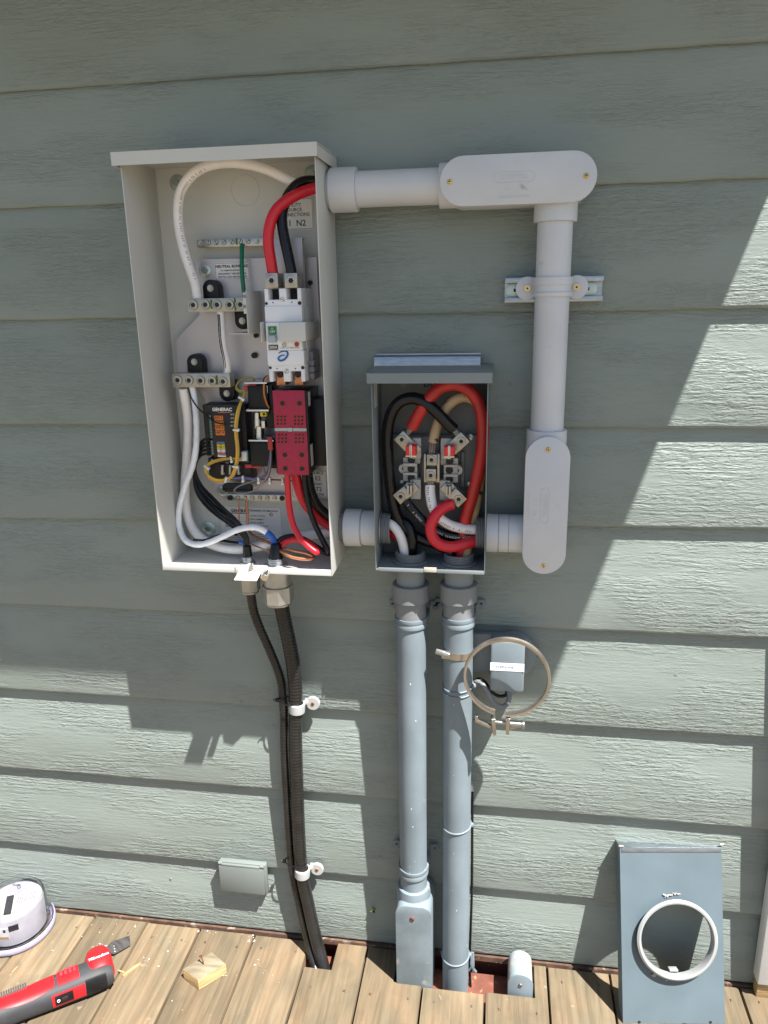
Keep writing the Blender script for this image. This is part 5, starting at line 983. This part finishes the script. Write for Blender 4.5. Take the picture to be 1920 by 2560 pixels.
cx, cz = on_cover(918, 965); rx0 = on_cover(600, 960)[0]; rx1 = on_cover(1238, 970)[0]; R = (rx1 - rx0) / 2; cx = (rx0 + rx1) / 2
print('cover', wC, hC, cx, cz, R)
b = B(); b.holed(0, wC, 0, hC, 0, .0014, (cx, cz), R - .0085, 72, X)
for a in ((0, .0014, .0015, .032, 0, hC), (wC - .0014, wC, .0015, .032, 0, hC), (.0015, wC - .0015, .0015, .010, 0, .0014)): b.box(*a, 0, X)
part('face', b, 'coverpaint', MC2)
b = B(); b.box(0, wC, .0002, .030, hC + .0002, hC + .0016, 0, X); b.box(-.0004, .0016, .0006, .032, hC, hC + .006, 0, X); b.box(wC - .0012, wC + .0006, .0006, .032, hC, hC + .004, 0, X); b.box(0.003, wC - .001, -.0012, 0, hC - .009, hC + .0014, .0004, X); part('top_flange', b, 'galv', MC2)
b = B(); pf = [(R - .0095, -.012), (R - .0075, -.0165), (R - .0035, -.017), (R + .0005, -.014), (R, -.011), (R - .003, -.013), (R - .006, -.0125), (R - .0078, -.0005), (R - .0092, .0015)]
o_ = X @ V((cx, 0, cz)); ax = X.to_3x3() @ V((0, 1, 0)); b.lathe([(r_, h_) for r_, h_ in pf], o_, ax, 80, False, True); part('socket_ring', b, 'ringgrey', MC2)
b = B()
for q in (on_cover(905, 1218),): b.box(q[0] - .009, q[0] + .009, -.004, .010, q[1] - .004, q[1] - .0005, .0004, X)
part('latch_tab', b, 'ringgrey', MC2)
b = B(); cr_ = random.Random(4)
for (x, y, n_, sp) in ((850, 632, 16, 22), (930, 615, 8, 16), (755, 1262, 8, 10), (910, 1292, 8, 26), (480, 235, 7, 8), (1285, 225, 5, 6)):
    for _ in range(n_):
        q = on_cover(x + cr_.gauss(0, sp), y + cr_.gauss(0, sp * .35)); b.sphere(X @ V((q[0], -.0025, q[1])), .0012 + .0016 * cr_.random(), (1.3, .6, .7), 6, 4)
part('dry_sealant', b, 'dust', MC2)
b = B()
for q in ((632, 1643), (1200, 1645)): q = on_cover(*q); c_ = X @ V((q[0], -.0003, q[1])); b.cyl(c_, c_ - ax * .0003, .0032, 14)
part('screw_hole', b, 'dark', MC2)
# ---- electric meter
mc = V((-1.182, -.070, 0)); ZU = (0, 0, 1)
EM = thing('electric_meter', 'round white electric meter under a clear dome standing on the deck', 'electric meter', mc)
b = B(); b.lathe([(.068, 0), (.068, .0045), (.060, .006), (.060, .012)], mc, ZU, 40); 
for a in (0.3, 1.9, 3.4, 5.0): b.box(mc.x + .045 * math.cos(a) - .004, mc.x + .045 * math.cos(a) + .004, mc.y + .045 * math.sin(a) - .0015, mc.y + .045 * math.sin(a) + .0015, -.0, .001)
part('base', b, 'brownp', EM)
b = B(); b.lathe([(.0690, .014), (.0690, .082), (.067, .085), (.0001, .085)], mc, ZU, 56); part('drum', b, 'meterwhite', EM)
b = B(); b.lathe([(.0845, .0095), (.0852, .010), (.0852, .020), (.0845, .0225), (.078, .0235), (.0755, .026), (.0745, .092), (.072, .098), (.066, .1005), (.0001, .1015), (.0001, .0995), (.066, .0985), (.0705, .0965), (.0727, .092), (.0735, .025), (.077, .0215), (.0825, .0205), (.0835, .0195), (.0835, .010)], mc, ZU, 64, False, False); part('dome', b, 'glass', EM)
b = B(); b.lathe([(.0770, .0050), (.0895, .0050), (.0905, .0070), (.0905, .0160), (.0892, .0180), (.0885, .0205), (.0868, .0205), (.0860, .0085), (.0770, .0078)], mc, ZU, 64, False, True); part('rim', b, 'rimv', EM)
def face_box(pc, w, h, z, th=.0006):   # a plate on the top face, long side along the view direction
    b_ = B(); X_ = Matrix.Translation(V((pc.x, pc.y, z))) @ Matrix.Rotation(math.radians(-8), 4, 'Z'); b_.box(-w / 2, w / 2, -h / 2, h / 2, 0, th, 0, X_); return b_, X_
def face_quad(b_, qs, z0, z1): b_.prism([(p_.x, p_.y) for p_ in (PZ('Q', x_, y_, z1) for x_, y_ in qs)], z0, z1, XY); return b_
b = B(); face_quad(b, [(165, 500), (470, 440), (345, 1110), (40, 1160)], .0848, .0856); part('display_bezel', b, 'label', EM)
b = B(); face_quad(b, [(190, 565), (400, 520), (300, 1060), (85, 1095)], .0850, .0862); part('display', b, 'toolgrey', EM)
b = B(); face_quad(b, [(500, 540), (660, 400), (900, 350), (1060, 410), (1120, 540), (1000, 720), (820, 860), (640, 985), (430, 930)], .0848, .0856); b.m(1)
lr = random.Random(8)
for k in range(9):
    if k == 5: continue
    x_ = 520 + k * 58; ya = 560 - k * 18 + lr.uniform(-30, 60); yb = 860 - k * 22 - lr.uniform(0, 120); face_quad(b, [(x_, ya), (x_ + 22, ya - 4), (x_ - 30, yb), (x_ - 52, yb + 4)], .0852, .0859)
part('nameplate', b, ['whitepaint', 'greyink'], EM)
b = B(); p = PZ('Q', 530, 330, .101); b.box(p.x - .003, p.x + .003, p.y - .003, p.y + .003, .1005, .110, .0008); b.box(p.x - .016, p.x + .003, p.y - .002, p.y + .002, .1085, .111, .0006); part('seal_hook', b, 'glassv', EM)
def on_drum(x, y, r_=.0693):
    a, b_ = ray('Q', x, y); o = V((0, -CAM_D, CAM_Z)); d = V((a, 1, -b_)); ox, oy = o.x - mc.x, o.y - mc.y; A_2 = d.x ** 2 + d.y ** 2; B_2 = 2 * (ox * d.x + oy * d.y); C_2 = ox ** 2 + oy ** 2 - r_ ** 2; D_ = B_2 ** 2 - 4 * A_2 * C_2; t = (-B_2 - math.sqrt(max(D_, 0))) / (2 * A_2); return o + d * t
b = B(); p = on_drum(375, 1435); n_ = V((p.x - mc.x, p.y - mc.y, 0)).normalized(); tt = V((0, 0, 1)).cross(n_); X_ = Matrix(((tt.x, n_.x, 0, p.x), (tt.y, n_.y, 0, p.y), (0, 0, 1, p.z), (0, 0, 0, 1))); b.box(-.011, .011, -.003, .0012, -.008, .008, .0006, X_); part('window', b, 'toolgrey', EM)
b = B(); p = on_drum(80, 1600); n_ = V((p.x - mc.x, p.y - mc.y, 0)).normalized(); tt = V((0, 0, 1)).cross(n_); X_ = Matrix(((tt.x, n_.x, 0, p.x), (tt.y, n_.y, 0, p.y), (0, 0, 1, p.z), (0, 0, 0, 1))); b.box(-.014, .014, -.004, .0010, -.016, .016, .0003, X_); b.m(1).box(-.013, .013, .001, .0012, -.0155, -.0085, 0, X_); b.m(2).box(.002, .008, .001, .0012, .004, .012, 0, X_); part('side_label', b, ['label', 'freshwood', 'ink'], EM)
# ---- multi tool lying on the deck
t0, t1 = V((-.868, -.180, .033)), V((-1.108, -.360, .030)); ua = (t1 - t0).normalized(); LT = (t1 - t0).length; va = V((-ua.y, ua.x, 0)).normalized()
if va.y < 0: va = -va
XT = Matrix(((ua.x, va.x, 0, t0.x), (ua.y, va.y, 0, t0.y), (0, 0, 1, t0.z), (0, 0, 0, 1)))   # x along the body from the head, y towards the wall, z up
MT = thing('multi_tool', 'red and black oscillating multi tool lying on the deck boards', 'power tool', t0)
def loft(sec, n=24, e=2.6):
    t = bmesh.new(); rs = []
    for x, y, z, ry, rz in sec:
        r_ = []
        for i in range(n):
            a = 2 * math.pi * i / n; ca, sa = math.cos(a), math.sin(a); r_.append(t.verts.new((x, y + ry * math.copysign(abs(ca) ** (2 / e), ca), z + rz * math.copysign(abs(sa) ** (2 / e), sa))))
        rs.append(r_)
    for i in range(len(rs) - 1):
        for j in range(n): t.faces.new([rs[i][j], rs[i][(j + 1) % n], rs[i + 1][(j + 1) % n], rs[i + 1][j]])
    t.faces.new(rs[0][::-1]); t.faces.new(rs[-1]); return t
SEC = [(-.004, .0, 0, .028, .020), (.004, 0, 0, .031, .027), (.03, 0, 0, .032, .030), (.06, 0, 0, .033, .031), (.09, 0, 0, .032, .030), (.14, 0, 0, .031, .029), (.18, 0, 0, .029, .028), (.22, 0, 0, .028, .028), (.27, 0, 0, .029, .029), (.33, 0, 0, .031, .030)]
b = B(); b.merge(loft(SEC), XT); part('body', b, 'toolgrey', MT)
def shell(name, x0, x1, a0, a1, m_, off=.0012, n=20, k=26, e=2.6, wob=None):
    b = B(); t = bmesh.new(); g = []
    for i in range(k + 1):
        x = x0 + (x1 - x0) * i / k; j = 0
        while j < len(SEC) - 2 and SEC[j + 1][0] < x: j += 1
        s0, s1 = SEC[j], SEC[j + 1]; f = (x - s0[0]) / (s1[0] - s0[0]); ry = s0[3] + (s1[3] - s0[3]) * f; rz = s0[4] + (s1[4] - s0[4]) * f; row = []
        A0, A1 = (a0(x) if callable(a0) else a0), (a1(x) if callable(a1) else a1)
        for oo in (off, -.001):
            for q in range(n + 1):
                a = math.radians(A0 + (A1 - A0) * q / n); ca, sa = math.cos(a), math.sin(a); row.append(t.verts.new((x, (ry + oo) * math.copysign(abs(ca) ** (2 / e), ca), (rz + oo) * math.copysign(abs(sa) ** (2 / e), sa))))
        g.append(row)
    m2 = 2 * (n + 1); loop = list(range(n + 1)) + list(range(2 * n + 1, n, -1))
    for i in range(k):
        for q in range(m2): t.faces.new([g[i][loop[q]], g[i][loop[(q + 1) % m2]], g[i + 1][loop[(q + 1) % m2]], g[i + 1][loop[q]]])
    t.faces.new([g[0][q] for q in loop][::-1]); t.faces.new([g[-1][q] for q in loop]); b.merge(t, XT); return part(name, b, m_, MT)
# angles: 0 = towards the wall, 90 = up, 180 = towards the viewer
shell('grip_shell', .118, .30, 20, lambda x: 112 + 24 * math.sin((x - .118) * 26), 'toolred')
shell('vent_panel', .066, .112, 30, 118, 'toolred', .0016)
shell('switch_panel', .058, .128, 148, 196, 'toolred', .0016)
shell('battery_latch', .012, .056, 138, 205, 'blackp', .0022)
shell('switch_housing', .084, .122, 156, 186, 'blackp', .0028)
b = B()
for k in range(4): X_ = XT @ Matrix.Translation(V((.074 + k * .0095, .010, .0318))); b.box(-.0028, .0028, -.006, .010, -.0005, .0012, .0008, X_)
part('vent_slat', b, 'redlab', MT)
b = B()
for k in range(16): X_ = XT @ Matrix.Translation(V((.176 + k * .0048, .015, .0272))) @ Matrix.Rotation(.42, 4, 'X'); b.box(-.0014, .0014, -.008, .010, -.003, .0028, .0006, X_)
part('grip_rib', b, 'toolgrey', MT)
b = B(); X_ = XT @ Matrix.Translation(V((.103, -.0318, .004))); b.box(-.008, .006, -.004, .001, -.005, .005, .0015, X_); b.m(1); c_ = X_ @ V((.012, -.0022, 0)); b.torus(c_, X_.to_3x3() @ V((0, 1, 0)), .003, .0007, 16, 5); b.box(-.015, -.009, -.0024, -.0018, -.001, .001, 0, X_); part('slide_switch', b, ['brownp', 'whiteink'], MT)
b = B()
for (a_, c_) in (((.10, 28), (.10, 0)), ): pass
# head: a red dome turned towards the wall, with the blade at its end
hx = [(-.006, 0, .004, .026, .026), (.008, .0, .006, .032, .030), (.03, .0, .005, .0335, .031), (.052, 0, .003, .034, .0315)]
b = B(); hs = [(y, .022 - 0 * y, z, .030 - .02 * max(0, (y - .03) / .05) ** 2, rz) for y, z, rz in ((-.012, .004, .026), (.0, .006, .031), (.02, .006, .031), (.04, .004, .029), (.056, .001, .025), (.064, -.002, .018))]
sw = Matrix(((0, 1, 0, 0), (1, 0, 0, 0), (0, 0, 1, 0), (0, 0, 0, 1)))
t = loft([(y, x, z, rx_, rz_) for y, x, z, rx_, rz_ in hs]); bmesh.ops.reverse_faces(t, faces=t.faces[:]); b.merge(t, XT @ sw); part('head', b, 'toolred', MT)
b = B(); X_ = XT @ Matrix.Translation(V((.020, .012, .0370))) @ Matrix.Rotation(-.05, 4, 'X'); b.m(0); b.text('Milwaukee', 0, 0, 0, .0115, X_ @ Matrix(((-1, 0, 0, 0), (0, 0, 1, 0), (0, -1, 0, 0), (0, 0, 0, 1))), 'CENTER', .02, .9); part('lettering', b, 'whiteink', MT)
bq = [PZ('P', 1275, 175, .026), PZ('P', 1315, 120, .030), PZ('P', 1365, 70, .030), PZ('P', 1580, -5, .026), PZ('P', 1592, 112, .006), PZ('P', 1392, 222, .010), PZ('P', 1345, 215, .014), PZ('P', 1290, 235, .016)]
nb_ = (bq[3] - bq[4]).cross(bq[5] - bq[4]).normalized() * .0007; b = B(); ra = [b.bm.verts.new(p_ + nb_) for p_ in bq]; rb_ = [b.bm.verts.new(p_ - nb_) for p_ in bq]; b.skin([ra, rb_]); bl = part('blade', b, 'blade', MT)
b = B()
for f_ in (.18, .4, .62, .84): c_ = bq[5].lerp(bq[2], f_) + (bq[4] - bq[5]) * .06 + nb_ * (1.2 if nb_.z > 0 else -1.2); b.sphere(c_, .0013, (1, 1, 1), 8, 6)
part('depth_mark', b, 'whiteink', bl)
b = B(); c_ = XT @ V((.022, .066, -.006)); b.cyl(c_, c_ + va * .012, .014, 24, bev=.001); part('blade_clamp', b, 'steel', MT)
# ---- wood block, splinter, crumbs
q4 = [PZ('G', *q, .029) for q in ((1084, 765), (1173, 832), (1338, 735), (1255, 664))]
b = B(); t = bmesh.new(); bo = [t.verts.new((p.x, p.y, .0012)) for p in q4]; to = [t.verts.new((p.x, p.y, .0295)) for p in q4]
t.faces.new(bo[::-1]); ft = t.faces.new(to); sd_ = [t.faces.new([bo[i], bo[(i + 1) % 4], to[(i + 1) % 4], to[i]]) for i in range(4)]; bmesh.ops.recalc_face_normals(t, faces=t.faces[:])
bmesh.ops.bevel(t, geom=list(ft.edges), offset=.0012, segments=2, affect='EDGES', profile=.5)
mpv = {v: b.bm.verts.new(v.co) for v in t.verts}
for f in t.faces: b.mi = 0 if f.normal.z > .5 else 1; b.face([mpv[v] for v in f.verts])
t.free(); WB = solo('wood_block', b, ['greywood', 'freshwood'], 'small sawn off-cut block of decking with a bent nail in it', 'wood block')
p = PZ('G', 1205, 735, .030); b = B(); b.tube(cr([p + V((0, 0, -.004)), p + V((0, 0, .008)), p + V((-.003, .001, .016)), p + V((-.005, .002, .020))], 4), .0015, 8); b.cyl(p + V((-.0055, .002, .0195)), p + V((-.0062, .0025, .0215)), .0035, 12); part('nail', b, 'rust', WB)
def sliver(label, a, c, w, h): 
    a, c = PZ('G', *a, .003), PZ('G', *c, .003); d = c - a; l = d.length; X_ = Matrix.Translation(V((a.x, a.y, .0024))) @ Matrix.Rotation(math.atan2(d.y, d.x), 4, 'Z'); b = B(); b.prism([(0, -w), (l * .8, -w * .8), (l, 0), (l * .7, w), (0, w * .6)], -h, h, X_ @ Matrix.Rotation(math.radians(-90), 4, 'X')); return solo('wood_splinter', b, 'freshwood', label, 'splinter', 'wood splinters')
sliver('long pale wood splinter lying between the tool and the wood block', (728, 805), (835, 728), .0032, .0022); sliver('short pale wood splinter touching the head of the tool', (700, 772), (742, 788), .0016, .0016); sliver('thin pale splinter lying between the meter and the tool', (68, 785), (108, 745), .0012, .0012)
b = B(); dr = random.Random(21)
for (x, y, n_, sp) in ((600, 630, 26, 16), (870, 720, 8, 14), (1540, 740, 10, 22), (1480, 590, 22, 16), (1320, 800, 8, 14), (800, 510, 6, 8), (310, 650, 4, 5), (1240, 550, 10, 30), (980, 620, 12, 120), (560, 520, 14, 140), (1600, 780, 10, 60), (900, 900, 8, 160), (1100, 540, 10, 160)):
    for _ in range(n_ * 3 // 4):
        p = PZ('G', x + dr.gauss(0, sp), y + dr.gauss(0, sp * .7), .002)
        if p.y > -.006: continue
        s_ = .0006 + .0016 * dr.random() ** 3; X_ = Matrix.Translation(p) @ Matrix.Rotation(dr.uniform(0, 3), 4, 'Z') @ Matrix.Rotation(dr.uniform(-.4, .4), 4, 'X'); b.box(-s_ * dr.uniform(.7, 1.8), s_, -s_ * .7, s_ * .7, -.0006, .0006, .0002, X_)
solo('paint_chips', b, 'dust', 'pale paint and sealant chips scattered on the deck boards', 'chips', kind='stuff')
# small weed and cobweb fluff on the bottom board
b = B(); p = P('H', 640, 505, -.003); wr = random.Random(2)
for _ in range(12):
    a = wr.uniform(0, 6.28); l = wr.uniform(.004, .010); d = V((math.cos(a), -.8, math.sin(a) + .3)).normalized(); s_ = d.cross(V((0, 0, 1))).normalized() * l * .3; q = p + V((wr.uniform(-.003, .003), 0, wr.uniform(-.008, .006))); vs4 = [b.bm.verts.new(x) for x in (q, q + d * l * .5 + s_, q + d * l, q + d * l * .5 - s_)]; b.face(vs4)
b.tube([p + V((0, .004, -.012)), p + V((.001, -.002, 0)), p + V((0, -.004, .007))], .0006, 5); solo('weed', b, 'leaf', 'tiny green weed sprouting from the bottom siding board', 'weed')
print('OBJ', len(SC.objects))
